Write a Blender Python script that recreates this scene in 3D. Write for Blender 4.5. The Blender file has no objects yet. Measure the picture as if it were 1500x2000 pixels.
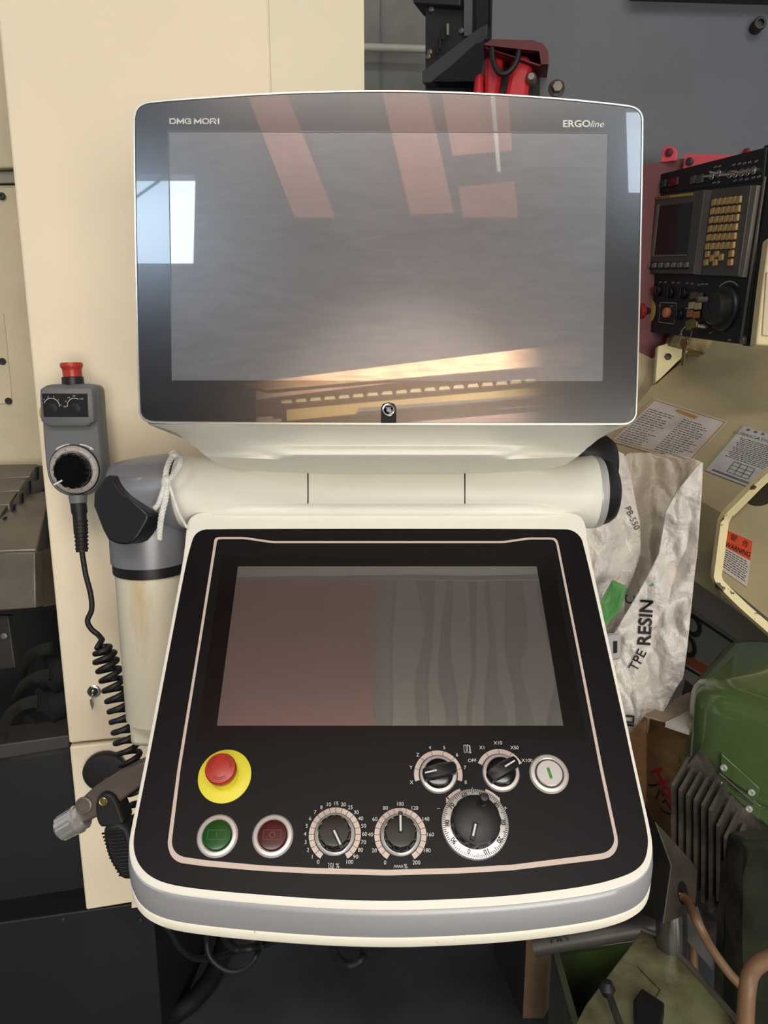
import bpy, math, random
from mathutils import Vector, noise
PI = math.pi
# ------------------------------------------------------------------ camera
PITCH = math.radians(12.0); FPX = 1428.0
CAM = Vector((0, 0, 1.5))
FW = Vector((0, math.cos(PITCH), -math.sin(PITCH))); RT = Vector((1, 0, 0)); UP = Vector((0, math.sin(PITCH), math.cos(PITCH)))
sc = bpy.context.scene; COL = sc.collection
cd = bpy.data.cameras.new('camera'); cam = bpy.data.objects.new('camera', cd); COL.objects.link(cam)
cam.location = CAM; cam.rotation_euler = (PI/2 - PITCH, 0, 0)
cd.sensor_fit = 'VERTICAL'; cd.sensor_height = 36; cd.sensor_width = 27; cd.lens = 36*FPX/2000; cd.clip_start = .01
sc.camera = cam
# ------------------------------------------------------------------ world, lights, exposure
w = bpy.data.worlds.new('world'); sc.world = w; w.use_nodes = True
bg = w.node_tree.nodes['Background']; bg.inputs[0].default_value = (.93, .95, 1, 1); bg.inputs[1].default_value = .42
sc.view_settings.view_transform = 'Standard'; sc.view_settings.look = 'None'
sc.view_settings.exposure = 0.13; sc.view_settings.gamma = 1; sc.view_settings.use_curve_mapping = False
def area(name, loc, target, sx, sy, power, col):
    l = bpy.data.lights.new(name, 'AREA'); l.shape = 'RECTANGLE'; l.size = sx; l.size_y = sy; l.energy = power; l.color = col
    o = bpy.data.objects.new(name, l); COL.objects.link(o); o.location = loc
    o.rotation_euler = (Vector(target) - Vector(loc)).to_track_quat('-Z', 'Y').to_euler(); return o
BACK = -4.2
# daylight through the two high windows and the open shutter door behind the photographer
area('daylight_window_1', (-2.35, BACK - .02, 4.24), (-2.35, 5, 4.24), 1.5, .78, 38, (.62, .80, 1))
area('daylight_window_2', (2.64, BACK - .02, 4.86), (2.64, 5, 4.86), 1.14, .79, 24, (.72, .87, 1))
area('daylight_door', (1.5, BACK + .05, 1.12), (.9, 5, 1.12), 3.4, 2.1, 150, (1, .95, .86))
area('added_roof_fill', (.2, -3.25, 5.58), (.2, -3.35, 0), 3.6, 1.2, 170, (1, .96, .90))  # added fill below the closed ceiling, lights the mirrored braces and boards
# added unseen lamps under the roof: an up-lighter that washes the ceiling and one spot on the wooden wall
area('added_ceiling_fill', (-.2, -1.9, 4.9), (-.2, -1.2, 9), 2.4, .25, 105, (1, .94, .86))
sl = bpy.data.lights.new('added_wall_spot', 'SPOT'); sl.energy = 7500; sl.color = (1, .90, .80); sl.spot_size = math.radians(40); sl.spot_blend = .8; sl.shadow_soft_size = .06
so = bpy.data.objects.new('added_wall_spot', sl); COL.objects.link(so); so.location = (1.0, -1.35, 4.6)
so.rotation_euler = (Vector((.1, BACK, 2.45)) - Vector(so.location)).to_track_quat('-Z', 'Y').to_euler()
# ------------------------------------------------------------------ geometry helpers
def pt(px, py, z): return CAM + z*(FW + RT*((px-750)/FPX) + UP*((1000-py)/FPX))
def ray(px, py): return (FW + RT*((px-750)/FPX) + UP*((1000-py)/FPX)).normalized()
class Pl:
    def __init__(s, O, ex, ey):
        s.O = Vector(O); s.ex = Vector(ex).normalized(); s.n = s.ex.cross(Vector(ey)).normalized(); s.ey = s.n.cross(s.ex)
    def p(s, px, py, h=0):
        d = ray(px, py); t = (s.O - CAM).dot(s.n)/d.dot(s.n); return CAM + d*t + s.n*h
    def l(s, px, py):
        q = s.p(px, py) - s.O; return (q.dot(s.ex), q.dot(s.ey))
    def w(s, u, v, h=0): return s.O + s.ex*u + s.ey*v + s.n*h
    def at(s, px, py, h=0): return Pl(s.p(px, py, h), s.ex, s.ey)
def camplane(z0, k): return Pl(CAM + FW*z0, RT, UP + FW*k)
def onY(px, py, Y):
    d = ray(px, py); return CAM + d*(Y/d.y)
def onZ(px, py, Z):
    d = ray(px, py); return CAM + d*((Z - CAM.z)/d.z)
def vplane(ax, ay, aY, bx, by, bY):
    A = onY(ax, ay, aY); B = onY(bx, by, bY); e = B - A; e.z = 0; return Pl(A, e, (0, 0, 1))
def plane3(a, b, c):
    A, B, Cc = pt(*a), pt(*b), pt(*c); return Pl(A, B - A, Cc - A)   # a->b to the right, a->c upwards
MON = camplane(.9143, -.0604)      # monitor glass
KP = camplane(1.0577, .7556)       # key panel face
DOWN = Vector((0, 0, -1))
class G:
    def __init__(s): s.v = []; s.f = []
    def add(s, vs, fs):
        b = len(s.v); s.v += [Vector(x) for x in vs]; s.f += [tuple(b+i for i in f) for f in fs]; return s
    def stack(s, rings, cap0=True, cap1=True, closed=True):
        n = len(rings[0]); b = len(s.v)
        for r in rings: s.v += [Vector(x) for x in r]
        m = n if closed else n-1
        for k in range(len(rings)-1):
            for i in range(m):
                j = (i+1) % n; s.f.append((b+k*n+i, b+k*n+j, b+(k+1)*n+j, b+(k+1)*n+i))
        if cap0: s.f.append(tuple(b+i for i in reversed(range(n))))
        if cap1: s.f.append(tuple(b+(len(rings)-1)*n+i for i in range(n)))
        return s
    def prism(s, pts, vec):
        vec = Vector(vec); return s.stack([[Vector(p)+vec for p in pts], [Vector(p) for p in pts]])
    def frame(s, outer, inner, vec):     # ring between two loops of the same count
        n = len(outer); vec = Vector(vec); b = len(s.v)
        for L in (outer, inner): s.v += [Vector(p) for p in L]
        for L in (outer, inner): s.v += [Vector(p)+vec for p in L]
        for i in range(n):
            j = (i+1) % n
            s.f += [(b+i, b+j, b+n+j, b+n+i), (b+2*n+j, b+2*n+i, b+3*n+i, b+3*n+j), (b+j, b+i, b+2*n+i, b+2*n+j), (b+n+i, b+n+j, b+3*n+j, b+3*n+i)]
        return s
    def lathe(s, O, ax, prof, n=40, ref=None, mod=None):
        ax = Vector(ax).normalized(); r0 = Vector(ref) if ref else (Vector((1, 0, 0)) if abs(ax.x) < .9 else Vector((0, 0, 1)))
        e1 = (r0 - ax*r0.dot(ax)).normalized(); e2 = ax.cross(e1); rings = []
        for k, (r, h) in enumerate(prof):
            rings.append([Vector(O)+ax*h+(e1*math.cos(a)+e2*math.sin(a))*(r*(mod(a, k) if mod else 1)) for a in [2*PI*i/n for i in range(n)]])
        return s.stack(rings)
    def box(s, c, a, b, d):              # half vectors
        c, a, b, d = map(Vector, (c, a, b, d))
        return s.prism([c-a-b+d, c+a-b+d, c+a+b+d, c-a+b+d], -2*d)
    def tube(s, path, r, n=10, cap=True):
        path = [Vector(p) for p in path]; rings = []; nrm = None
        for i, p in enumerate(path):
            t = (path[min(i+1, len(path)-1)] - path[max(i-1, 0)]).normalized()
            if nrm is None: nrm = t.orthogonal().normalized()
            nrm = (nrm - t*nrm.dot(t)).normalized(); b = t.cross(nrm)
            rr = r[i] if isinstance(r, (list, tuple)) else r
            rings.append([p + (nrm*math.cos(2*PI*k/n) + b*math.sin(2*PI*k/n))*rr for k in range(n)])
        return s.stack(rings, cap, cap)
    def torus(s, O, ax, R, r, n=40, m=10):
        ax = Vector(ax).normalized(); e1 = ax.orthogonal().normalized(); e2 = ax.cross(e1)
        b = len(s.v)
        for i in range(n):
            a = 2*PI*i/n; d = e1*math.cos(a)+e2*math.sin(a)
            for k in range(m):
                q = 2*PI*k/m; s.v.append(Vector(O)+d*(R+r*math.cos(q))+ax*(r*math.sin(q)))
        for i in range(n):
            for k in range(m):
                s.f.append((b+i*m+k, b+((i+1) % n)*m+k, b+((i+1) % n)*m+(k+1) % m, b+i*m+(k+1) % m))
        return s
WL = {}
def link(o, parent, loc):
    COL.objects.link(o); WL[o.name] = Vector(loc)
    if parent is not None: o.parent = parent; o.location = Vector(loc) - WL[parent.name]
    else: o.location = loc
    return o
def mk(name, g, mat, parent=None, bevel=0, smooth=True, ang=35, kind=None, seg=2):
    xs = [min(v[i] for v in g.v) for i in range(3)]; ys = [max(v[i] for v in g.v) for i in range(3)]
    c = Vector([(a+b)/2 for a, b in zip(xs, ys)])
    me = bpy.data.meshes.new(name); me.from_pydata([v-c for v in g.v], [], g.f); me.validate()
    import bmesh
    bm = bmesh.new(); bm.from_mesh(me); bmesh.ops.recalc_face_normals(bm, faces=bm.faces); bm.to_mesh(me); bm.free()
    if smooth:
        for p in me.polygons: p.use_smooth = True
        me.set_sharp_from_angle(angle=math.radians(ang))
    me.materials.append(mat); o = link(bpy.data.objects.new(name, me), parent, c)
    if bevel:
        m = o.modifiers.new('bevel', 'BEVEL'); m.width = bevel; m.segments = seg; m.limit_method = 'ANGLE'; m.angle_limit = math.radians(40); m.harden_normals = False
    if kind: o['kind'] = kind
    return o
def thing(name, label, cat, loc, group=None):
    o = bpy.data.objects.new(name, None); link(o, None, loc); o['label'] = label; o['category'] = cat; o.empty_display_size = .05
    if group: o['group'] = group
    return o
def tag(o, label, cat=None, group=None):
    o['label'] = label
    if cat: o['category'] = cat
    if group: o['group'] = group
    return o
def dup(o, loc, parent=None):
    c = o.copy(); return link(c, parent, loc)
def chaikin(P, k=2, cut=.25):
    for _ in range(k):
        Q = []
        for i in range(len(P)):
            a, b = P[i], P[(i+1) % len(P)]
            Q += [tuple(a[j]*(1-cut)+b[j]*cut for j in range(len(a))), tuple(a[j]*cut+b[j]*(1-cut) for j in range(len(a)))]
        P = Q
    return P
def soften(P, maxd, k=2):
    for _ in range(k):
        Q = []; n = len(P)
        for i in range(n):
            p = Vector(P[i])
            for o_ in (P[i-1], P[(i+1) % n]):
                d = Vector(o_)-p; L_ = d.length; Q.append(tuple(p + d*(min(maxd, L_*.3)/max(L_, 1e-9))))
        P = Q; maxd *= .4
    return P
def catmull(P, k=6, closed=False):
    out = []; n = len(P); P = [Vector(p) for p in P]
    for i in range(n if closed else n-1):
        g = (lambda j: P[j % n]) if closed else (lambda j: P[max(0, min(n-1, j))])
        a, b, c, d = g(i-1), g(i), g(i+1), g(i+2)
        for q in range(k):
            t = q/k; out.append(.5*((2*b)+(c-a)*t+(2*a-5*b+4*c-d)*t*t+(3*b-a-3*c+d)*t**3))
    if not closed: out.append(P[-1])
    return out
def offset(P, d):        # 2-D polygon offset outwards (d > 0)
    n = len(P); A = sum(P[i][0]*P[(i+1) % n][1]-P[(i+1) % n][0]*P[i][1] for i in range(n)); s = 1 if A > 0 else -1; out = []
    for i in range(n):
        a, b = Vector(P[i-1]), Vector(P[(i+1) % n]); t = (b-a)
        if t.length < 1e-9: out.append(tuple(P[i])); continue
        t.normalize(); out.append((P[i][0]+s*d*t.y, P[i][1]-s*d*t.x))
    return out
def rrect(w, h, r, k=5):
    out = []
    for cx, cy, a0 in ((w-r, h-r, 0), (-w+r, h-r, 90), (-w+r, -h+r, 180), (w-r, -h+r, 270)):
        for i in range(k+1):
            a = math.radians(a0+90*i/k); out.append((cx+r*math.cos(a), cy+r*math.sin(a)))
    return out
def text2d(s, size, bold=0, shear=0, sx=1, align='CENTER', sp=1):
    c = bpy.data.curves.new('t', 'FONT'); c.body = s; c.size = size; c.offset = bold; c.shear = shear; c.align_x = align; c.align_y = 'CENTER'; c.space_character = sp
    c.resolution_u = 3
    o = bpy.data.objects.new('t', c); COL.objects.link(o)
    dg = bpy.context.evaluated_depsgraph_get(); me = bpy.data.meshes.new_from_object(o.evaluated_get(dg))
    vs = [(v.co.x*sx, v.co.y) for v in me.vertices]; fs = [tuple(p.vertices) for p in me.polygons]
    bpy.data.objects.remove(o); bpy.data.curves.remove(c); bpy.data.meshes.remove(me); return vs, fs
_tc = {}
def addtext(g, fr, s, u, v, size, rot=0, h=.0004, mapf=None, **kw):
    key = (s, size, tuple(sorted(kw.items())))
    if key not in _tc: _tc[key] = text2d(s, size, **kw)
    vs, fs = _tc[key]; c, q = math.cos(rot), math.sin(rot)
    P = [(u+x*c-y*q, v+x*q+y*c) for x, y in vs]
    g.add([mapf(a, b) for a, b in P] if mapf else [fr.w(a, b, h) for a, b in P], fs)
def bar2(g, fr, u0, v0, u1, v1, wd, h=.0004, mapf=None):
    d = Vector((u1-u0, v1-v0)); L = d.length or 1e-6; nx, ny = -d.y/L*wd/2, d.x/L*wd/2
    P = [(u0+nx, v0+ny), (u0-nx, v0-ny), (u1-nx, v1-ny), (u1+nx, v1+ny)]
    g.add([mapf(a, b) for a, b in P] if mapf else [fr.w(a, b, h) for a, b in P], [(0, 1, 2, 3)])
def poly2(g, fr, pts, wd, h=.0004):
    for a, b in zip(pts[:-1], pts[1:]): bar2(g, fr, a[0], a[1], b[0], b[1], wd, h)
def arc(g, fr, a0, a1, r0, r1, h=.0004, n=48):      # degrees clockwise from up
    P = []
    for r in (r1, r0):
        for i in range(n+1):
            a = math.radians(a0+(a1-a0)*i/n); P.append(fr.w(r*math.sin(a), r*math.cos(a), h))
    g.add(P, [(i, i+1, n+2+i, n+1+i) for i in range(n)])
def pol(a, r): a = math.radians(a); return (r*math.sin(a), r*math.cos(a))
# ------------------------------------------------------------------ materials
def lin(h):
    h = h.lstrip('#'); c = [int(h[i:i+2], 16)/255 for i in (0, 2, 4)]
    return tuple(x/12.92 if x < .04045 else ((x+.055)/1.055)**2.4 for x in c)+(1,)
MC = {}
def mat(name, col, rough=.5, metal=0, var=.06, scale=6, bump=0, bscale=60, coat=0, col2=None, thr=None, aniso=None, spec=.5, ior=1.5, sheen=0):
    if name in MC: return MC[name]
    m = bpy.data.materials.new(name); MC[name] = m; m.use_nodes = True; nt = m.node_tree; N = nt.nodes; L = nt.links; b = N['Principled BSDF']
    c = lin(col); b.inputs['Roughness'].default_value = rough; b.inputs['Metallic'].default_value = metal
    b.inputs['Coat Weight'].default_value = coat; b.inputs['Coat Roughness'].default_value = .05; b.inputs['IOR'].default_value = ior
    b.inputs['Specular IOR Level'].default_value = spec
    tc = N.new('ShaderNodeTexCoord'); mp = N.new('ShaderNodeMapping'); L.new(tc.outputs['Object'], mp.inputs[0])
    if aniso: mp.inputs['Scale'].default_value = aniso
    nz = N.new('ShaderNodeTexNoise'); nz.inputs['Scale'].default_value = scale; nz.inputs['Detail'].default_value = 6; nz.inputs['Roughness'].default_value = .6
    L.new(mp.outputs[0], nz.inputs[0])
    rp = N.new('ShaderNodeValToRGB'); L.new(nz.outputs[0], rp.inputs[0])
    lo, hi = ((.3, .7) if thr is None else thr); rp.color_ramp.elements[0].position = lo; rp.color_ramp.elements[1].position = hi
    c2 = lin(col2) if col2 else tuple(max(0, x*(1-2*var)) for x in c[:3])+(1,)
    c1 = c if col2 else tuple(min(1, x*(1+var)) for x in c[:3])+(1,)
    rp.color_ramp.elements[0].color = c2; rp.color_ramp.elements[1].color = c1
    L.new(rp.outputs[0], b.inputs['Base Color'])
    if bump:
        n2 = N.new('ShaderNodeTexNoise'); n2.inputs['Scale'].default_value = bscale; n2.inputs['Detail'].default_value = 4; L.new(mp.outputs[0], n2.inputs[0])
        bp = N.new('ShaderNodeBump'); bp.inputs['Strength'].default_value = bump; bp.inputs['Distance'].default_value = .01
        L.new(n2.outputs[0], bp.inputs['Height']); L.new(bp.outputs[0], b.inputs['Normal'])
    return m
cream = mat('cream_paint', '#efe2c6', .45, var=.03, scale=2.5, bump=.03, bscale=220)
cream2 = mat('pale_green_cream_paint', '#ece4c7', .45, var=.03, scale=2.5)
white = mat('console_ivory_plastic', '#efece0', .38, var=.015, scale=5)
chipped = mat('chipped_ivory_paint', '#f0ecda', .45, scale=55, col2='#a99a74', thr=(.30, .34))
greypl = mat('grey_elbow_plastic', '#85868b', .33, metal=.25, var=.05, scale=9, bump=.02, bscale=400)
band = mat('silver_band', '#a9aaad', .42, metal=.35, var=.02)
rimm = mat('brushed_aluminium', '#d4d2cc', .25, metal=.7, var=.02)
alu = mat('satin_aluminium', '#cbc4c0', .35, metal=.35, var=.02)
alub = mat('bright_aluminium', '#cfcdca', .28, metal=.4, var=.02)
face = mat('black_panel_foil', '#0c090c', .42, var=.03, spec=.2)
blk = mat('black_plastic', '#141416', .42, var=.1)
blkg = mat('glossy_black_plastic', '#0e0f11', .16, var=.1)
rub = mat('black_rubber', '#121214', .55, var=.15)
printm = mat('rose_silver_print', '#cfbdb2', .45, metal=.15, var=.02)
whitep = mat('white_print', '#dcdad6', .5, var=.0)
blackp = mat('black_print', '#16161a', .5, var=0)
red = mat('red_button_plastic', '#b23528', .35, var=.05)
yel = mat('yellow_plastic', '#e6dc3a', .45, var=.03, scale=20)
grn = mat('green_button_lens', '#0c4810', .2, var=.08, coat=.1, spec=.3)
dred = mat('dark_red_button_lens', '#450a0c', .2, var=.08, coat=.1, spec=.3)
grnl = mat('green_lamp_bar', '#2f8d3f', .3)
engG = mat('green_engraving', '#2f7a2f', .4); engR = mat('red_engraving', '#8c2a2a', .4)
pend = mat('pendant_grey_plastic', '#6c6e70', .5, var=.05, bump=.04, bscale=500)
beige = mat('beige_machine_paint', '#cfc4a6', .5, var=.08, scale=5, bump=.02, bscale=150)
beige2 = mat('oily_beige_paint', '#b5aa86', .42, scale=3.2, col2='#93876a', thr=(.25, .75), bump=.03, bscale=90)
cream3 = mat('yellowed_cream_edge', '#dccf9f', .45, scale=38, col2='#4b3a20', thr=(.37, .40))
creamb = mat('cream_bracket_paint', '#e0d2a4', .45, var=.06, scale=8)
steel = mat('dull_steel', '#7e776d', .38, metal=.5, var=.18, scale=9)
steeld = mat('dark_steel', '#3a3734', .45, metal=.4, var=.3, scale=12)
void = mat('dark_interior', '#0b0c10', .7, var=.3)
boxblk = mat('black_sheet_metal', '#15161a', .55, var=.2, scale=4)
navy = mat('blue_grey_guard', '#50565f', .42, var=.1, scale=3.5, spec=.6)
navyd = mat('dark_frame', '#2d2f35', .5, var=.2)
wallg = mat('grey_block_wall', '#77787a', .8, var=.12, scale=14)
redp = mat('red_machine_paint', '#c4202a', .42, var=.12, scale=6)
redd = mat('dark_red_paint', '#5e1019', .5, var=.12, scale=6)  # even dark red base colour
darkpan = mat('control_black_panel', '#1b1b1a', .5, var=.15)
greyun = mat('display_unit_grey', '#4b4843', .5, var=.08)
bronze = mat('grey_brown_trim', '#6d675e', .45, var=.06)
keym = mat('amber_keycap', '#b3925c', .5, var=.12, scale=90)
keys2 = mat('cream_keycap', '#b9ab7c', .5, var=.1); keyo = mat('orange_keycap', '#a8693c', .5, var=.1)
crt = mat('crt_glass', '#26282b', .15, var=.05, coat=.3)
chrome = mat('chrome', '#d6d6d4', .15, metal=1, var=.03)
brass = mat('brass_key', '#a08c5c', .3, metal=.8, var=.15, scale=40)
paper = mat('label_plate', '#b6b0aa', .45, var=.12, scale=15)
goldp = mat('gold_print', '#a67f3c', .5)
greyp = mat('faded_grey_print', '#5f5a58', .6, var=.2, scale=60)
orng = mat('warning_orange', '#d04e2a', .5, var=.08)
bagm = mat('woven_plastic_bag', '#d8d2ca', .25, var=.10, scale=7, bump=.8, bscale=55)
bagin = mat('bag_inside', '#b5aa9a', .4, var=.12, scale=6, bump=.6, bscale=45)
baggr = mat('green_bag_print', '#2f7d2b', .4, var=.1, scale=10)
cardb = mat('cardboard', '#80603c', .8, var=.15, scale=9, aniso=(1, 1, 6))
cardin = mat('cardboard_inside', '#9a8a76', .8, var=.15, scale=9)
redink = mat('red_ink', '#a3222a', .6)
greyb = mat('grey_base_paint', '#908b7d', .5, var=.08, scale=4)
orst = mat('orange_stripe', '#a14f27', .5)
olive = mat('green_enamel', '#4b5f37', .16, var=.07, scale=3, coat=.6)
motorm = mat('sooty_motor', '#4f4940', .55, var=.5, scale=14, bump=.15, bscale=60)
tanp = mat('tan_board', '#9d8262', .6, var=.15, scale=8)
plateg = mat('stained_green_plate', '#8b8d6b', .35, metal=.2, scale=14, col2='#5c5236', thr=(.35, .6), bump=.03)
trayg = mat('algae_green_tray', '#35451a', .45, scale=7, col2='#10140c', thr=(.35, .7))
trayr = mat('tray_rim_grey_green', '#5b5e4c', .4, var=.15)
brownc = mat('brown_cable', '#7d6146', .45, var=.1)
ropem = mat('white_cord', '#e8e6df', .7, var=.08, scale=90, bump=.3, bscale=500)
floorm = mat('floor_concrete', '#4a5054', .5, scale=5, col2='#33383b', thr=(.3, .7), bump=.06, bscale=30)
wood = mat('pale_wood', '#eec9a0', .6, scale=5, col2='#b98453', thr=(.3, .7), aniso=(1, 8, 8))
woodp = mat('pinkish_board', '#dcc0b2', .6, scale=5, col2='#a67f70', thr=(.3, .7), aniso=(.6, 8, 8))
orb = mat('orange_painted_steel', '#b97355', .5, var=.08)
ceilm = mat('ceiling_lining', '#8c8577', .8, var=.12, scale=1.2)
ceilr = mat('rust_red_lining', '#a0452e', .8, var=.12, scale=1.2)
wallb = mat('workshop_back_wall', '#3f3e3f', .8, var=.12, scale=1.2)
yelw = mat('yellow_strip', '#cdb06a', .5)
# column paint with a rust-yellow stain of its own
colm = mat('column_paint', '#ddd6c0', .42, var=.03, scale=4)
def stain(m, loc, sca, col, amt):
    nt = m.node_tree; N = nt.nodes; L = nt.links; b = N['Principled BSDF']; src = b.inputs['Base Color'].links[0].from_socket
    tc = N.new('ShaderNodeTexCoord'); mp = N.new('ShaderNodeMapping'); mp.vector_type = 'TEXTURE'; mp.inputs['Location'].default_value = loc; mp.inputs['Scale'].default_value = sca
    L.new(tc.outputs['Object'], mp.inputs[0])
    nz = N.new('ShaderNodeTexNoise'); nz.inputs['Scale'].default_value = 3; nz.inputs['Detail'].default_value = 5; L.new(mp.outputs[0], nz.inputs[0])
    ln = N.new('ShaderNodeVectorMath'); ln.operation = 'LENGTH'; L.new(mp.outputs[0], ln.inputs[0])
    ad = N.new('ShaderNodeMath'); ad.operation = 'ADD'; L.new(ln.outputs['Value'], ad.inputs[0]); L.new(nz.outputs[0], ad.inputs[1])
    mr = N.new('ShaderNodeMapRange'); mr.inputs[1].default_value = 1.5; mr.inputs[2].default_value = .5; mr.inputs[4].default_value = amt; L.new(ad.outputs[0], mr.inputs[0])
    mx = N.new('ShaderNodeMix'); mx.data_type = 'RGBA'; L.new(mr.outputs[0], mx.inputs[0]); L.new(src, mx.inputs[6]); mx.inputs[7].default_value = lin(col); L.new(mx.outputs[2], b.inputs['Base Color'])
stain(colm, (-.004, -.055, .09), (.022, .05, .11), '#b8923c', .5)
def screenmat(name, col, haze, ior, rough, wave=0, smear=.06):
    m = bpy.data.materials.new(name); m.use_nodes = True; nt = m.node_tree; N = nt.nodes; L = nt.links; b = N['Principled BSDF']
    tc = N.new('ShaderNodeTexCoord'); mp = N.new('ShaderNodeMapping'); L.new(tc.outputs['Object'], mp.inputs[0]); mp.inputs['Scale'].default_value = (1.6, 1.6, 3.2); mp.inputs['Rotation'].default_value = (0, .30, 0)
    nz = N.new('ShaderNodeTexNoise'); nz.inputs['Scale'].default_value = 2.2; nz.inputs['Detail'].default_value = 9; nz.inputs['Roughness'].default_value = .62; nz.inputs['Distortion'].default_value = 1.2; L.new(mp.outputs[0], nz.inputs[0])
    mp2 = N.new('ShaderNodeMapping'); L.new(tc.outputs['Object'], mp2.inputs[0]); mp2.inputs['Scale'].default_value = (4, 4, 24); mp2.inputs['Rotation'].default_value = (0, .35, 0)
    n2 = N.new('ShaderNodeTexNoise'); n2.inputs['Scale'].default_value = 2.5; n2.inputs['Detail'].default_value = 3; n2.inputs['Distortion'].default_value = 1.6; L.new(mp2.outputs[0], n2.inputs[0])
    mu = N.new('ShaderNodeMath'); mu.operation = 'MULTIPLY'; L.new(nz.outputs[0], mu.inputs[0]); L.new(n2.outputs[0], mu.inputs[1])
    mr = N.new('ShaderNodeMapRange'); mr.inputs[1].default_value = .10; mr.inputs[2].default_value = .48; mr.inputs[3].default_value = 0; mr.inputs[4].default_value = smear; L.new(mu.outputs[0], mr.inputs[0])
    mx = N.new('ShaderNodeMix'); mx.data_type = 'RGBA'; mx.inputs[6].default_value = lin(col); mx.inputs[7].default_value = lin(haze); L.new(mr.outputs[0], mx.inputs[0])
    L.new(mx.outputs[2], b.inputs['Base Color']); b.inputs['Roughness'].default_value = rough; b.inputs['IOR'].default_value = 1.6; b.inputs['Specular IOR Level'].default_value = .9
    b.inputs['Coat Weight'].default_value = 1; b.inputs['Coat Roughness'].default_value = .015; b.inputs['Coat IOR'].default_value = ior
    if wave:
        mp3 = N.new('ShaderNodeMapping'); L.new(tc.outputs['Object'], mp3.inputs[0]); mp3.inputs['Scale'].default_value = (6, 2.4, 2.4)
        n3 = N.new('ShaderNodeTexNoise'); n3.inputs['Scale'].default_value = 2.2; n3.inputs['Detail'].default_value = 1; L.new(mp3.outputs[0], n3.inputs[0])
        bp = N.new('ShaderNodeBump'); bp.inputs['Strength'].default_value = wave; bp.inputs['Distance'].default_value = .02; L.new(n3.outputs[0], bp.inputs['Height']); L.new(bp.outputs[0], b.inputs['Coat Normal'])
    return m
lcd = screenmat('dusty_lcd_glass', '#56585d', '#b9bcc4', 1.9, .27, smear=.11)
bez = screenmat('black_bezel_glass', '#0d0e12', '#8a8e96', 1.55, .22, smear=.06)
lcd2 = screenmat('film_covered_lcd', '#2e2a28', '#7d756c', 2.0, .4, wave=.045, smear=.06)
surr = mat('gloss_black_surround', '#0b0607', .3, var=.03, spec=.25)

# ------------------------------------------------------------------ the setting
def struct(name, g, m, **k):
    o = mk(name, g, m, **k); o['kind'] = 'structure'; return o
struct('floor', G().box((0, 0, -.05), (6, 0, 0), (0, 6, 0), (0, 0, .05)), floorm, smooth=False)
struct('wall_front', G().box((0, 5.1, 2.8), (6, 0, 0), (0, .1, 0), (0, 0, 2.8)), wallg, smooth=False)
RX0, RX1 = -4.05, -1.82
def wallrect(g, x0, x1, z0, z1): g.box(((x0+x1)/2, BACK-.14, (z0+z1)/2), ((x1-x0)/2, 0, 0), (0, .1, 0), (0, 0, (z1-z0)/2))
g = G()   # back wall with two high windows and a shutter doorway
wallrect(g, -6, 6, 5.26, 5.7); wallrect(g, -6, -3.1, 0, 5.26); wallrect(g, -3.1, -1.6, 0, 3.85); wallrect(g, -3.1, -1.6, 4.63, 5.26)
wallrect(g, -1.6, 2.07, 0, 5.26); wallrect(g, 2.07, 3.21, 2.7, 4.47); wallrect(g, 3.21, 6, 0, 5.26)
struct('wall_back', g, wallb, smooth=False)
struct('ceiling', G().box((0, .4, 5.7), (6, 0, 0), (0, 5, 0), (0, 0, .08)), ceilm, smooth=False)
def refl(fr, px, py, Y=None, Z=None):
    P = fr.p(px, py); d = ray(px, py); r = d - fr.n*(2*d.dot(fr.n)); t = (Y-P.y)/r.y if Y is not None else (Z-P.z)/r.z; return P + r*t
for n_, x0, x1, z0, z1 in ((1, -3.1, -1.6, 3.85, 4.63), (2, 2.07, 3.21, 4.47, 5.26)):
    y = BACK + .04; g = G()
    for a, b, c, d in ((x0, x1, z0-.06, z0), (x0, x1, z1, z1+.06), (x0-.06, x0, z0-.06, z1+.06), (x1, x1+.06, z0-.06, z1+.06), ((x0+x1)/2-.03, (x0+x1)/2+.03, z0, z1)):
        g.box(((a+b)/2, y, (c+d)/2), ((b-a)/2, 0, 0), (0, .04, 0), (0, 0, (d-c)/2))
    o = struct('window_%d' % n_, g, boxblk, smooth=False)
tie = mk('tie_rod', G().tube([(-2.6, BACK+.2, 3.95), (-1.55, BACK+.2, 4.75)], .012), boxblk)
tag(tie, 'thin dark diagonal roof brace in front of the high workshop window', 'brace')
def board(name, px4, m, label, cat, Y=BACK+.1, th=.06, fr=MON):
    o = mk(name, G().prism([refl(fr, x, y, Y=Y) for x, y in px4], (0, -th, 0)), m, smooth=False); tag(o, label, cat); return o
board('roof_brace', [(470, 150), (548, 150), (655, 425), (575, 425)], orb, 'long slanting orange steel brace seen mirrored in the monitor, nearer its maker logo', 'brace')
board('roof_brace', [(742, 160), (830, 160), (886, 415), (802, 420)], orb, 'broad slanting orange steel brace mirrored at the middle of the monitor', 'brace')
board('roof_board', [(858, 150), (990, 150), (1000, 294), (884, 304)], orb, 'orange board mirrored high in the monitor beside the broad brace', 'board')
board('roof_board', [(895, 366), (1005, 354), (1012, 425), (905, 425)], orb, 'small orange board mirrored below the other orange board', 'board')
board('fluorescent_tube', [(955, 150), (964, 150), (978, 335), (972, 335)], mat('tube_white', '#f2efe6', .4), 'thin white tube lamp mirrored across the orange board', 'lamp', Y=BACK+.22, th=.04)
board('wooden_beam', [(470, 750), (1135, 668), (1137, 708), (520, 762)], wood, 'pale wooden beam mirrored along the bottom of the monitor', 'beam', Y=BACK+.35, th=.1)
board('wooden_panel', [(500, 745), (1100, 715), (1104, 850), (500, 850)], woodp, 'pinkish wooden panel mirrored below the pale beam', 'panel', Y=BACK+.12)
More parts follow.
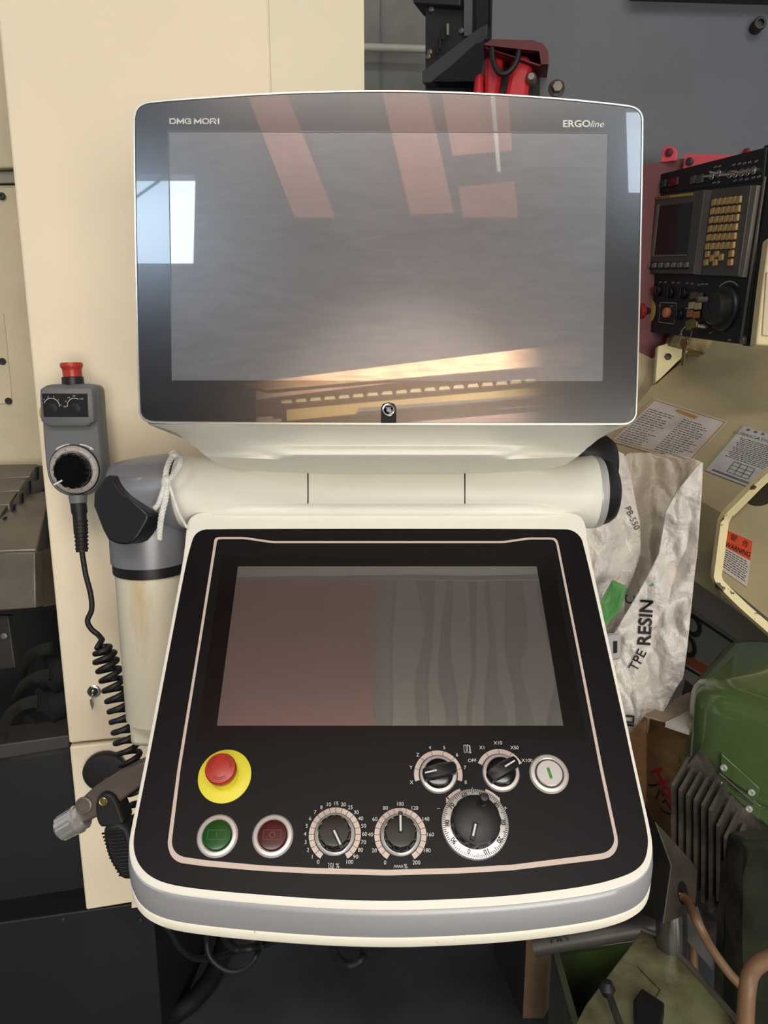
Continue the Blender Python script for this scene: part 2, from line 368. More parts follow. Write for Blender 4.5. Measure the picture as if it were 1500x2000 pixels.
board('yellow_rail', [(560, 800), (1100, 752), (1100, 768), (560, 822)], yelw, 'yellowish rail mirrored across the pinkish wooden panel', 'rail', Y=BACK+.2, th=.05)
board('grey_pipe', [(700, 797), (1100, 768), (1100, 772), (700, 805)], wallg, 'grey pipe mirrored under the yellowish rail', 'pipe', Y=BACK+.24, th=.03)
rows = thing('corrugated_strip', 'row of pale rounded corrugations mirrored over the wooden panel', 'strip', refl(MON, 800, 760, Y=BACK+.25))
for k in range(20):
    x = 560 + k*28; y = 783 - (x-560)*.086
    mk('corrugation', G().prism([refl(MON, x+dx, y+dy, Y=BACK+.25) for dx, dy in ((-11, 5), (11, 4), (8, -4), (0, -9), (-8, -3))], (0, -.05, 0)), creamb, rows, smooth=False)
lamp = thing('added_ceiling_lamp', 'added unseen roof lamp, long and slim, hanging high above the photographer', 'lamp', (-.2, -1.9, 4.86))  # unseen lamp body added for the ceiling fill
mk('housing', G().box((-.2, -1.9, 4.86), (1.25, 0, 0), (0, .14, 0), (0, 0, .03)), MC['grey_base_paint'], lamp, bevel=.01)
for x in (-1.2, .8): mk('hanger', G().tube([(x, -1.9, 4.88), (x, -1.9, 5.63)], .006, 6), MC['dark_steel'], lamp)
spt = thing('added_spot', 'added unseen round roof lamp aimed at the wooden wall', 'lamp', (1.0, -1.35, 4.7))  # unseen lamp body added for the fill on the wooden wall
mk('lamp_head', G().lathe(so.location + Vector((0, 0, 0)), -(Vector((.15, BACK, 2.75)) - so.location), [(.11, .02), (.12, .03), (.10, .12), (.05, .24), (.001, .24)], 32), MC['dark_steel'], spt)
mk('hanger', G().tube([(1.0, -1.20, 4.68), (1.0, -1.20, 5.63)], .012, 8), MC['dark_steel'], spt)
for k, (a, b_) in enumerate(((775, 820), (838, 862), (876, 902), (918, 950), (968, 990), (1012, 1040))):
    o = mk('trim_%d' % (k+1), G().prism([refl(KP, x, y, Z=5.56) for x, y in ((a, 1040), (b_, 1040), (b_+8*(k-1), 1480), (a+8*(k-1), 1480))], (0, 0, .03)), mat('added_ceiling_rib', '#a39b8b', .7), smooth=False); o['kind'] = 'structure'  # ribs added for the streaks they mirror into the lower screen
cp = G().prism([refl(KP, x, y, Z=5.57) for x, y in ((200, 1000), (745, 1000), (722, 1320), (752, 1500), (150, 1500))], (0, 0, .02))
tag(mk('ceiling_panel', cp, ceilr, smooth=False), 'rust red ceiling panel mirrored in the tilted lower screen', 'ceiling panel')

# ------------------------------------------------------------------ monitor
mon = thing('monitor', 'large black glass monitor tilted above the sloping key panel', 'monitor', MON.p(757, 829))
OUT = [(258, 240), (262, 215), (272, 203), (290, 196), (400, 188), (520, 180), (640, 176), (757, 174.5), (880, 177), (1000, 183), (1110, 191), (1225, 203), (1244, 208), (1256, 220), (1259, 240), (1247, 800), (1242, 820), (1226, 831), (1205, 831.5), (757, 831), (310, 828), (290, 827), (274, 817), (268, 798)]
out2 = chaikin([MON.l(*p) for p in OUT], 2)
def ring(fr, P, h): return [fr.w(u, v, h) for u, v in P]
g = G().stack([ring(MON, offset(out2, -.030), -.052), ring(MON, offset(out2, -.012), -.046), ring(MON, offset(out2, -.001), -.022), ring(MON, out2, -.012), ring(MON, out2, -.002), ring(MON, offset(out2, -.0008), 0), ring(MON, offset(out2, -.0025), 0), ring(MON, offset(out2, -.0028), -.0012)])
mk('frame', g, rimm, mon)
mk('bezel_glass', G().stack([ring(MON, offset(out2, -.0030), -.004), ring(MON, offset(out2, -.0030), -.0006), ring(MON, offset(out2, -.0036), -.0002)]), bez, mon, smooth=False)
mk('screen', G().prism([MON.p(x, y, .0002) for x, y in ((330, 743.5), (1186, 744), (1186, 260), (330, 260))] if 0 else [MON.p(x, y, .0003) for x, y in ((338, 743), (1177, 744), (1186, 261), (330, 258))], -MON.n*.0004), lcd, mon, smooth=False)
g = G()
for a, b in (((329, 256.5), (1187, 259.5)), ((329, 257), (337, 744))):
    u0, v0 = MON.l(*a); u1, v1 = MON.l(*b); bar2(g, MON, u0, v0, u1, v1, .0012, .0006)
mk('screen_edge_line', g, mat('edge_line', '#6f7276', .4), mon, smooth=False)
GL = {'D': [[(0, 0), (0, 1), (.7, 1), (1, .78), (1, .22), (.7, 0), (0, 0)]], 'M': [[(0, 0), (0, 1), (.5, .18), (1, 1), (1, 0)]],
      'G': [[(1, .80), (.80, 1), (.2, 1), (0, .8), (0, .2), (.2, 0), (1, 0), (1, .48), (.55, .48)]], 'O': [[(.2, 0), (0, .22), (0, .78), (.2, 1), (.8, 1), (1, .78), (1, .22), (.8, 0), (.2, 0)]],
      'R': [[(0, 0), (0, 1), (.82, 1), (1, .85), (1, .6), (.82, .45), (0, .45)], [(.55, .45), (1, 0)]], 'I': [[(0, 0), (0, 1)]]}
g = G(); sw = .0017
for ch, x0, x1 in (('D', 331, 344), ('M', 345.5, 359.5), ('G', 361, 373.5), ('M', 379, 393.5), ('O', 395, 408.5), ('R', 410, 422.5), ('I', 425, 429)):
    (ua, va), (ub, vb) = MON.l(x0, 242.6), MON.l(x1, 231.4); ua += sw/2; ub -= sw/2; va += sw*.4; vb -= sw*.4
    if ch == 'I': ua = ub = (ua+ub)/2
    for st in GL[ch]:
        Q = [(ua+(ub-ua)*x, va+(vb-va)*y) for x, y in st]
        for p, q in zip(Q[:-1], Q[1:]):
            d = Vector((q[0]-p[0], q[1]-p[1])); d.normalize(); e = sw*.42
            wd = sw if abs(d.y) > .5 else sw*.8
            bar2(g, MON, p[0]-d.x*e, p[1]-d.y*e, q[0]+d.x*e, q[1]+d.y*e, wd, .0004)
mk('lettering', g, whitep, mon, smooth=False)
g = G(); u, v = MON.l(1124, 242.5)
addtext(g, MON, 'ERGO', u+.0012, v, .0112, bold=.00025, sx=1.14, h=.0003); u, v = MON.l(1165, 243); addtext(g, MON, 'line', u, v, .0112, bold=.00005, shear=.35, sx=1.05, h=.0003)
mk('lettering', g, whitep, mon, smooth=False)
b = MON.at(759, 800)
mk('usb_tab', G().prism([b.w(x, y, .0006) for x, y in ((-.0095, -.0165), (.0095, -.0165), (.0095, .002), (.007, .007), (0, .009), (-.007, .007), (-.0095, .002))], -MON.n*.0008), face, mon, smooth=False)
o = mk('round_key', G().lathe(b.O, MON.n, [(.0082, 0), (.0082, .0012), (.0074, .002), (.0064, .0018), (.0062, .0008)], 36), chrome, mon)
k = mk('key_cap', G().lathe(b.O, MON.n, [(.0061, .0004), (.006, .0016), (.0046, .0022)], 32), blkg, o)
g = G()
for i in (-1, 0, 1):
    for j in (-1, 0, 1): bar2(g, b, i*.0018-.0006, j*.0018, i*.0018+.0006, j*.0018, .0012, .0025)
mk('grid_symbol', g, whitep, o, smooth=False)
# neck below the monitor
rows = [(812, 285, 1236, .950, .0), (829, 290, 1232, .914, .0), (836, 318, 1212, .922, 0), (846, 345, 1188, .934, .0), (858, 362, 1168, .946, 0), (869, 375, 1155, .957, 0), (871, 377, 1153, .957, 0), (880, 384, 1147, .947, 0), (888, 392, 1140, .943, 0), (891, 395, 1136, .945, 0), (898, 404, 1128, .960, 0), (907, 426, 1106, .982, 0), (915, 462, 1076, 1.002, 0), (922, 525, 1010, 1.020, 0), (925.5, 620, 905, 1.032, 0)]
g = G(); nx = 40; R = []
for (y, xl, xr, z, _) in rows:
    r = []
    for i in range(nx+1):
        s = i/nx*2-1; sx = math.sin(s*PI/2) if 0 else s
        bulge = max(0, abs(s)-.72)/.28
        zz = z + .05*bulge**2*(0 if y < 830 else min(1, (y-829)/30)) + (min(1, max(0, abs(s)-.45)/.3)*(.957+(y-869)*.0006-z) if 870 < y < 897 else 0)
        yy = y - (6*max(0, abs(s)-.55)/.45*(1 if 871 < y < 900 else 0))
        r.append(pt(xl+(xr-xl)*(s+1)/2, yy, zz))
    R.append(r)
back = [[p + FW*.09 + UP*.03 for p in R[-1]], [p + FW*.08 for p in R[0]]]
g.stack([R[0]]+R[1:]+back+[R[0]], False, False, closed=False)
e0 = [r[0] for r in R+back]; e1 = [r[-1] for r in R+back]
g.add(e0, [tuple(range(len(e0)))]); g.add(e1, [tuple(range(len(e1)))])
mk('neck_shell', g, white, mon, ang=50)

# ------------------------------------------------------------------ key panel
kp = thing('control_panel', 'sloping ivory console with black face, lower screen and dials', 'control panel', KP.p(757, 1760))
FACE = [(374, 1060), (380, 1045), (392, 1036), (410, 1033), (1100, 1033), (1118, 1036), (1132, 1046), (1140, 1062), (1216, 1400), (1237, 1500), (1264, 1622), (1266, 1650), (1261, 1678), (1246, 1698), (1215, 1713), (1150, 1731), (1000, 1750), (850, 1758), (757, 1760), (640, 1757), (500, 1747), (400, 1738), (330, 1728), (292, 1712), (269, 1687), (260, 1655), (263, 1622), (288, 1500), (361, 1110)]
RIM = [(362, 1060), (364, 1030), (370, 1010), (388, 1000), (410, 998), (1095, 998), (1120, 1000), (1138, 1010), (1145, 1030), (1147, 1062), (1222, 1400), (1243, 1500), (1271, 1622), (1275, 1655), (1270, 1688), (1253, 1711), (1218, 1729), (1150, 1746), (1000, 1765), (850, 1773), (757, 1775), (640, 1772), (500, 1762), (400, 1752), (325, 1741), (281, 1722), (258, 1693), (251, 1655), (255, 1622), (281, 1500), (355, 1110)]
face2 = chaikin([KP.l(*p) for p in FACE], 2); rim2 = chaikin([KP.l(*p) for p in RIM], 2)
def rs(P, spec): return [[KP.w(u, v, 0) + DOWN*t for u, v in offset(P, o)] for t, o in spec]
mk('rim', G().stack(rs(rim2, [(.0022, -.001), (.0018, 0), (.0012, 0), (.0004, -.0012), (-.0002, -.0035)])), white, kp)
mk('seam', G().stack(rs(rim2, [(.0042, -.0022), (.0018, -.0022)])), mat('dark_seam', '#4e4844', .6), kp)  # dark joint between rim and band
mk('trim_band', G().stack(rs(rim2, [(.0345, -.0005), (.034, .0006), (.028, .0018), (.0185, .0022), (.008, .0012), (.0042, .0002), (.0038, -.003)])), band, kp)
mk('lower_shell', G().stack(rs(rim2, [(.075, -.05), (.060, -.02), (.0515, -.006), (.0485, -.0015), (.044, .0012), (.036, .0016), (.0345, .0010), (.0342, -.003)])), chipped, kp)
mk('face_plate', G().stack([ring(KP, face2, -.003), ring(KP, face2, .0004), ring(KP, offset(face2, -.0005), .0009)]), face, kp)
H = .0009
kf = Pl(KP.O + KP.n*H, KP.ex, KP.ey)     # top of the face plate
OL = [(424, 1049), (478, 1049), (532, 1057), (982, 1057), (1031, 1050), (1078, 1050), (1086, 1052), (1090, 1059), (1133, 1275), (1177, 1500), (1207, 1640), (1206, 1656), (1196, 1672), (1180, 1678), (1000, 1700), (900, 1706), (757, 1710), (600, 1706), (508, 1701), (400, 1692), (349, 1685), (334, 1673), (327, 1650), (347, 1500), (385, 1270), (418, 1060), (419, 1053)]
IL = [(427, 1053), (477, 1053), (531, 1061), (983, 1061), (1032, 1054), (1076, 1054), (1082, 1055), (1086, 1061), (1128, 1275), (1171, 1500), (1200, 1638), (1198, 1650), (1189, 1662), (1176, 1667), (1000, 1689), (900, 1695), (757, 1699), (600, 1695), (508, 1690), (400, 1680), (354, 1673), (341, 1664), (335, 1648), (353, 1500), (390, 1270), (423, 1062), (424, 1056)]
mk('printed_line', G().frame([kf.p(x, y, .0003) for x, y in soften(OL, 5)], [kf.p(x, y, .0003) for x, y in soften(IL, 5)], -kf.n*.0002), printm, kp, smooth=False)
o = mk('screen_surround', G().prism([kf.p(x, y, .0006) for x, y in ((383, 1446), (1146, 1446), (1078, 1085), (435, 1085))], -kf.n*.001), surr, kp, bevel=.0003, smooth=False)
mk('screen', G().prism([kf.p(x, y, .0010) for x, y in ((424, 1418), (1100, 1418), (1048, 1107), (465, 1107))], -kf.n*.0008), lcd2, kp, smooth=False)
# hinge tube
AX = lambda px: pt(px, 961, 1.10)
r_ = .0530
xa, xb = AX(352).x, AX(1156).x; base = AX(750); mk_ax = lambda x: Vector((x, base.y, base.z))
g = G().lathe(mk_ax(xa), (1, 0, 0), [(r_+.002, 0), (r_+.002, .004), (r_-.001, .03), (r_-.004, .10), (r_-.005, .2), (r_-.005, (xb-xa)-.2), (r_-.004, (xb-xa)-.10), (r_-.001, (xb-xa)-.03), (r_+.002, (xb-xa)-.002), (r_+.001, xb-xa)], 72)
mk('hinge_tube', g, white, kp, ang=60)
g = G().lathe(mk_ax(xb), (1, 0, 0), [(r_-.001, -.002), (r_+.0015, 0), (r_+.0005, .008), (r_-.002, .0115)], 72); mk('hinge_ring', g, alub, kp)
g = G().lathe(mk_ax(xb+.011), (1, 0, 0), [(r_-.003, 0), (r_-.0025, .001), (r_-.006, .012), (r_-.012, .020), (r_-.02, .0235)], 72); mk('end_cap', g, blk, kp)
def tubepatch(px0, px1, y0, y1, h):
    out = []
    for i in range(13):
        y = y0+(y1-y0)*i/12; row = []
        for px in (px0, px1):
            d = ray(px, y); o_ = CAM - base; a = d.y**2+d.z**2; b2 = d.y*o_.y+d.z*o_.z; c = o_.y**2+o_.z**2-(r_-.005+h)**2; D = max(0, b2*b2-a*c); t = (-b2-math.sqrt(D))/a; row.append(CAM+d*t)
        out.append(row)
    return out
g = G()
A = tubepatch(603, 906, 918, 985, .0012); B = tubepatch(603, 906, 918, 985, -.003)
g.stack([[r[0] for r in A]+[r[0] for r in B][::-1], [r[1] for r in A]+[r[1] for r in B][::-1]]); mk('cover_panel', g, white, kp)
g = G()
for x in (601.5, 908): A = tubepatch(x-1.2, x+1.2, 920, 986, .0004); B = tubepatch(x-1.2, x+1.2, 920, 986, -.003); g.stack([[r[0] for r in A]+[r[0] for r in B][::-1], [r[1] for r in A]+[r[1] for r in B][::-1]])
mk('cover_seam', g, blk, kp)
# fillet between tube and panel
R = []
for (y, xl, xr, z) in ((978, 440, 1065, 1.066), (984, 408, 1097, 1.0545), (990, 388, 1119, 1.0505), (998, 375, 1134, 1.0490), (1006, 368, 1142, 1.0500), (1012, 367, 1143, 1.058)):
    R.append([pt(xl+(xr-xl)*i/30, y, z + .02*max(0, abs(i/15-1)-.85)/.15) for i in range(31)])
mk('hinge_fairing', G().stack(R+[[p+FW*.02 for p in R[-1]], [p+FW*.02 for p in R[0]], R[0]], False, False, closed=False), white, kp, ang=70)
# dark pivot cover behind the neck
g = G().lathe(Vector((pt(1118, 900, 1.14).x, base.y+.05, base.z+.035)), (1, 0, 0), [(.045, 0), (.047, .01), (.045, .05), (.036, .062)], 48); mk('pivot_cover', g, blk, mon)

def button(px, py, m, label, kind):
    b = kf.at(px, py); o = mk('push_button', G().lathe(b.O, b.n, [(.0222, 0), (.0222, .0012), (.0205, .0032), (.0172, .0036), (.0162, .0030), (.0160, .001)], 64), alu, kp); tag(o, label)
    if kind == 'lamp':
        mk('button_groove', G().lathe(b.O, b.n, [(.0163, .0008), (.0160, .0031), (.0148, .0031)], 48), steeld, o)
        mk('button_cap', G().lathe(b.O, b.n, [(.0146, .001), (.0146, .0040), (.0138, .0046)], 56), alu, o)
        g = G(); c = math.sin(.14); bar2(g, b, -.0012, .0058, .0012, -.0062, .0032, .0049); mk('lamp_bar', g, grnl, o, smooth=False)
    else:
        mk('button_cap', G().lathe(b.O, b.n, [(.0158, .001), (.0158, .0042), (.0148, .0056), (.0100, .0060)], 56), m, o)
        g = G(); e = engG if kind == 'on' else engR
        poly2(g, b, [(-.0095, -.0048), (.0095, -.0048), (.0095, .0048), (-.0095, .0048), (-.0095, -.0048)], .0004, .00615)
        if kind == 'on': bar2(g, b, 0, -.0026, 0, .0026, .0006, .0062)
        else: arc(g, b, 0, 360, .0026, .0032, .0062)
        mk('engraved_symbol', g, e, o, smooth=False)
    return o
button(425, 1633, grn, 'green illuminated on button', 'on'); button(533, 1633, dred, 'dark red off button', 'off'); button(1072, 1512, None, 'silver button with green bar', 'lamp')
# emergency stop
b = kf.at(439, 1516)
es = mk('emergency_stop', G().lathe(b.O, b.n, [(.0300, 0), (.0300, .0010), (.0290, .0016), (.0165, .0018)], 72), yel, kp); tag(es, 'red mushroom emergency stop on a yellow disc')
mk('collar', G().lathe(b.O, b.n, [(.0160, .001), (.0160, .0085), (.0152, .0095), (.0140, .0115), (.0130, .017)], 48), yel, es)
mk('mushroom_cap', G().lathe(b.O, b.n, [(.0140, .0145), (.0160, .0160), (.0170, .0190), (.0172, .0265), (.0163, .0290), (.0130, .0300), (.0004, .0304)], 56), red, es)
g = G()
for a in (20, 140, 260): arc(g, b, a, a+70, .0108, .0112, .0309, 16); arc(g, b, a, a+70, .0128, .0132, .0307, 16)
mk('arrow_marks', g, mat('dark_red_print', '#6b1712', .5), es, smooth=False)
# rotary dials
def scale_print(b, a0, a1, r0, r1, labels, tick_n, name='scale_print', tsize=.0057, rl=None, offs=None):
    g = G(); arc(g, b, a0, a1, r0, r1, .0003); o = mk('scale_ring', g, printm, kp, smooth=False)
    g = G()
    for i in range(tick_n+1):
        a = a0+(a1-a0)*i/tick_n
        if 0 < i < tick_n: (x0, y0), (x1, y1) = pol(a, r0), pol(a, r1); bar2(g, b, x0, y0, x1, y1, .0005, .0005)
    mk('scale_ticks', g, blackp, o, smooth=False)
    g = G(); n = len(labels)-1
    for i, s in enumerate(labels):
        a = a0+(a1-a0)*i/n; x, y = pol(a, rl or r1+.0040); addtext(g, b, s, x, y, tsize, 0, .0004)
    if offs: offs(g)
    mk('scale_numbers', g, whitep, o, smooth=False)
    return o
def ribbed(b, r, h, n, depth=.09, notch=0):
    def md(a, k): return 1 - depth*max(0, math.cos(n*a))**2*(1 if 0 < k < 4 else 0)
    return G().lathe(b.O, b.n, [(r*1.06, .001), (r*1.06, .006), (r*1.0, h*.7), (r*.97, h*.92), (r*.90, h), (r*.5, h+.0004), (.0003, h+.0004)], 120, b.ex, md)
def pointer(b, a, r0, r1, h, wd, parent, ridge=True):
    x0, y0 = pol(a, r0); x1, y1 = pol(a, r1)
    if ridge:
        rx, ry = pol(a, (r0+r1)/2+.0012); ex = b.ex*math.sin(math.radians(a))+b.ey*math.cos(math.radians(a)); ey = b.n.cross(ex); c = b.w(rx, ry, h-.001)
        mk('pointer_ridge', G().box(c, ex*((r1-r0)/2+.0028), ey*(wd*1.3), b.n*.0018), blk, parent, bevel=.0006)
        h += .0012
    g = G(); bar2(g, b, x0, y0, x1, y1, wd, h); mk('pointer_line', g, whitep, parent, smooth=False)
def override(px, py, ang, labels, ticks, sym, label):
    b = kf.at(px, py); ring_ = scale_print(b, -149, 149, .0225, .0282, labels, ticks, offs=sym(b))
    k = mk('rotary_knob', G().lathe(b.O, b.n, [(.0216, 0), (.0216, .002), (.0205, .0035), (.0195, .004), (.0190, .001)], 64), alub, kp); tag(k, label)
    mk('knob_cap', ribbed(b, .0172, .016, 12), blkg, k)
    pointer(b, ang, .0000, .0160, .0172, .0019, k)
def sym1(b):
    def f(g):
        x = -.0065; y = -.0305
        P = [(x+i*.0012, y+(.003 if (i//1) % 2 else -.003)) for i in range(1)]
        poly2(g, b, [(-.0062, -.0285), (-.0050, -.0285), (-.0050, -.0335), (-.0034, -.0335), (-.0034, -.0285), (-.0018, -.0285), (-.0018, -.0335), (-.0006, -.0345), (-.0002, -.0285)], .00045)
        addtext(g, b, '%', .0042, -.0312, .0062, 0, .0004)
    return f
def sym2(b):
    def f(g):
        poly2(g, b, [(-.0075+i*.00125, -.0312+(.0014 if i % 2 else -.0014)) for i in range(9)], .00045); addtext(g, b, '%', .0052, -.0312, .0062, 0, .0004)
    return f
override(654, 1630, 152, ['0', '1', '2', '3', '4', '5', '6', '7', '8', '10', '15', '20', '25', '30', '40', '50', '60', '70', '80', '90', '100'], 20, sym1, 'feed knob with white pointer aimed down, scale 0 to 100')
override(782, 1631, 0, ['0', '20', '40', '60', '80', '100', '120', '140', '160', '180', '200'], 20, sym2, 'knob with white pointer aimed up at 100, scale 0 to 200')
def selector(px, py, ang, a0, a1, labels, label, flip):
    b = kf.at(px, py); scale_print(b, a0, a1, .0222, .0275, labels, len(labels)-1, rl=.0318 if len(labels) > 6 else .0345)
    k = mk('rotary_knob', G().lathe(b.O, b.n, [(.0212, 0), (.0212, .0018), (.0200, .0036), (.0175, .0040)], 64), alu, kp); tag(k, label)
    mk('knob_cap', G().lathe(b.O, b.n, [(.0168, .003), (.0168, .006), (.0155, .0085), (.0120, .0095)], 56), blkg, k)
    a = math.radians(ang); ex = b.ex*math.sin(a)+b.ey*math.cos(a); ey = b.n.cross(ex)
    P = [(-.0185, -.003), (-.0175, -.0058), (-.009, -.0072), (.004, -.0078), (.013, -.0066), (.019, -.0055), (.0205, -.002), (.0205, .002), (.019, .0055), (.013, .0066), (.004, .0078), (-.009, .0072), (-.0175, .0058), (-.0185, .003)]
    def rr(s, h): return [b.O + ex*(x*s) + ey*(y*s) + b.n*h for x, y in P]
    mk('grip_bar', G().stack([rr(.95, .004), rr(1, .008), rr(.98, .0165), rr(.90, .0182)]), blk, k, ang=50)
    g = G(); s0, s1 = (-.0165, -.003) if flip else (.003, .0165)
    x0, y0 = s0*math.sin(a), s0*math.cos(a); x1, y1 = s1*math.sin(a), s1*math.cos(a); bar2(g, b, x0, y0, x1, y1, .0017, .0186); mk('pointer_line', g, whitep, k, smooth=False)
selector(856, 1513, 77, -106, 106, ['X', 'Y', 'Z', '4', '5', '6', '7', '8'], 'axis selector knob with bar grip, scale X to 8', True)
selector(978, 1510, 60, -66, 66, ['OFF', 'X1', 'X10', 'X50', 'X100'], 'step selector knob with bar grip, scale OFF to X100', False)
b = kf.at(913, 1463); g = G()
for P in ([(-.004, -.004), (-.004, .0045), (-.0015, .0045), (-.0015, -.004), (-.004, -.004)], [(0, -.0045), (-.0004, .005), (.0022, .004), (.0022, -.004)], [(.0012, -.0045), (.0042, -.0045)], [(.0030, .004), (.0034, -.004)]): poly2(g, b, P, .0005)
mk('spindle_symbol', g, whitep, kp, smooth=False)
# hand wheel
b = kf.at(927, 1610)
hw = mk('hand_wheel', G().lathe(b.O, b.n, [(.0366, 0), (.0366, .0045), (.0358, .0058), (.0300, .0064), (.0270, .0066), (.0260, .004)], 96), alub, kp); tag(hw, 'large scalloped hand wheel with graduated silver ring')
g = G()
for i in range(100):
    a = 197 - i*3.6; L_ = .0048 if i % 10 == 5 else .0032; x0, y0 = pol(a, .0356); x1, y1 = pol(a, .0356-L_); bar2(g, b, x0, y0, x1, y1, .0006, .0069)
for i in range(10):
    a = 197 - i*36; x, y = pol(a, .0302); addtext(g, b, str(i*10), x, y, .0068, -math.radians(a), .0074, bold=.0001)
mk('graduation', g, blackp, hw, smooth=False)
def scal(a, k): return 1 - .06*max(0, -math.cos(14*a))**1.5*(1 if 0 < k < 3 else 0)
mk('wheel_cap', G().lathe(b.O, b.n, [(.0268, .005), (.0272, .0085), (.0268, .017), (.0255, .0205), (.0225, .0220), (.0060, .0224), (.0003, .0224)], 160, b.ex, scal), blk, hw)
x, y = pol(24, .0195); mk('crank_knob', G().lathe(b.w(x, y, .020), b.n, [(.0056, 0), (.0056, .003), (.0040, .0045), (.0046, .012), (.0052, .017), (.0040, .0190), (.0003, .0194)], 32), blk, hw)
pointer(b, 197, .006, .0185, .0238, .0020, hw)
g = G(); arc(g, b, -44, -20, .0372, .0405, .0003, 16); arc(g, b, 22, 46, .0372, .0405, .0003, 16)
for s in (-1, 1):
    P = [pol(s*46, .0362), pol(s*46, .0415), pol(s*54, .0372)]; g.add([b.w(x, y, .0003) for x, y in P], [(0, 1, 2)])
bar2(g, b, 0, .0368, 0, .0395, .0006, .0003); bar2(g, b, -.0405, .0165, -.0365-.0005, .0165, .0005); bar2(g, b, .0330, .0170, .0370, .0170, .0006); bar2(g, b, .0350, .0150, .0350, .0190, .0006)
mk('wheel_arrows', g, printm, kp, smooth=False)
# usb stick / latch at the right flank
cl = Pl(pt(1199, 1264, .965), RT+FW*.5, UP)
q = thing('flash_drive', 'small silver drive stuck in the flank of the console beside the bag', 'usb drive', cl.O)
mk('body', G().prism([cl.w(x, y, 0) for x, y in [(a, b_) for a, b_ in rrect(.0135, .0170, .006)]], cl.n*-.009), rimm, q, bevel=.0015)
mk('slot', G().prism([cl.w(.002+x, y, .0005) for x, y in rrect(.0035, .008, .001, 2)], cl.n*-.001), blk, q)
# dust specks and small chips on the faces stay in the materials

# ------------------------------------------------------------------ support arm
arm = thing('support_arm', 'grey elbow on an ivory column carrying the console beside the hanging pendant', 'support arm', pt(290, 1430, 1.12))
zc = 1.10; cx = pt(287, 1000, zc).x; cz = base.z
zb = pt(287, 1100, zc).z
g = G().lathe(mk_ax(xa+.002), (-1, 0, -.10), [(.0590, 0), (.0595, .004), (.0590, .05), (.0560, xa-cx+.030), (.0530, xa-cx+.045), (.0400, xa-cx+.050)], 64)
g.lathe(Vector((cx, base.y, zb)), (0, 0, 1), [(.0595, 0), (.0592, .03), (.0575, base.z-zb-.01), (.05, base.z-zb+.03)], 64)
mk('elbow', g, greypl, arm, ang=60)
vp = lambda px, py: pt(px, py, 1.042)
CAP = [(212, 921), (176, 972), (207, 1052), (226, 1062), (246, 1064), (264, 1056), (292, 1008), (286, 1000), (246, 972), (228, 950)]
mk('corner_cap', G().prism([pt(x, y, 1.020+max(0, 250-x)*.00045) for x, y in chaikin(CAP, 1, .2)], FW*.055+RT*.012), blk, arm, bevel=.003)
zt = pt(287, 1097, zc).z; z2 = pt(287, 1122, zc).z
mk('bearing_ring', G().lathe(Vector((cx, base.y, z2)), (0, 0, 1), [(.055, 0), (.0575, .0005), (.0575, zt-z2), (.055, zt-z2)], 64), blk, arm)
z3 = pt(300, 1440, zc).z
mk('column', G().lathe(Vector((cx, base.y, z3)), (0, 0, 1), [(.055, 0), (.055, (z2-z3)), (.05, z2-z3+.001)], 64), colm, arm)
mk('column_bracket', G().prism([Vector((cx+x, base.y+y, z3+.0)) for x, y in ((-.05, -.02), (.07, -.03), (.09, .26), (-.03, .26))], (0, 0, -.05)), colm, arm, bevel=.01)
# tied cord
rope = thing('cord', 'white twisted cord tied in a bow round the grey elbow', 'cord', pt(328, 960, 1.03))
zr = 1.028
def strand(P, r=.0026, name='strand', tw=True):
    path = catmull([pt(x, y, z) for x, y, z in P], 14)
    if not tw: return mk(name, G().tube(path, r, 8), ropem, rope)
    g = G()
    for ph in (0, 2*PI/3, 4*PI/3):
        Q = []
        for i, p in enumerate(path):
            t = (path[min(i+1, len(path)-1)]-path[max(i-1, 0)]).normalized(); n_ = t.cross(FW).normalized(); b_ = t.cross(n_)
            a = ph+i*.62; Q.append(p+(n_*math.cos(a)+b_*math.sin(a))*r*.62)
        g.tube(Q, r*.66, 6)
    return mk(name, g, ropem, rope)
strand([(321, 942, zr-.006), (326, 915, zr-.006), (336, 893, 1.045), (349, 890, 1.045), (353, 900, zr), (346, 918, zr-.006), (332, 936, zr-.009)], .0034, 'bow_loop')
strand([(334, 888, 1.06), (340, 884, 1.065), (348, 887, 1.06), (352, 893, 1.045)], .003, 'bow_loop')
mk('knot', G().lathe(pt(325, 940, zr-.008), (.3, -.2, 1), [(.001, -.009), (.006, -.007), (.0075, 0), (.006, .007), (.001, .009)], 16), ropem, rope)
strand([(322, 946, zr-.007), (316, 966, zr-.008), (309, 985, zr-.006), (303, 992, zr-.004)], .0032, 'cord_end')
strand([(326, 948, zr-.008), (324, 972, zr-.009), (316, 1005, zr-.010), (312, 1035, zr-.006), (311, 1053, zr-.002)], .0035, 'cord_end')
strand([(330, 944, zr-.006), (338, 970, zr-.008), (350, 1005, zr-.004), (365, 1030, 1.035)], .0022, 'taut_strand', False)

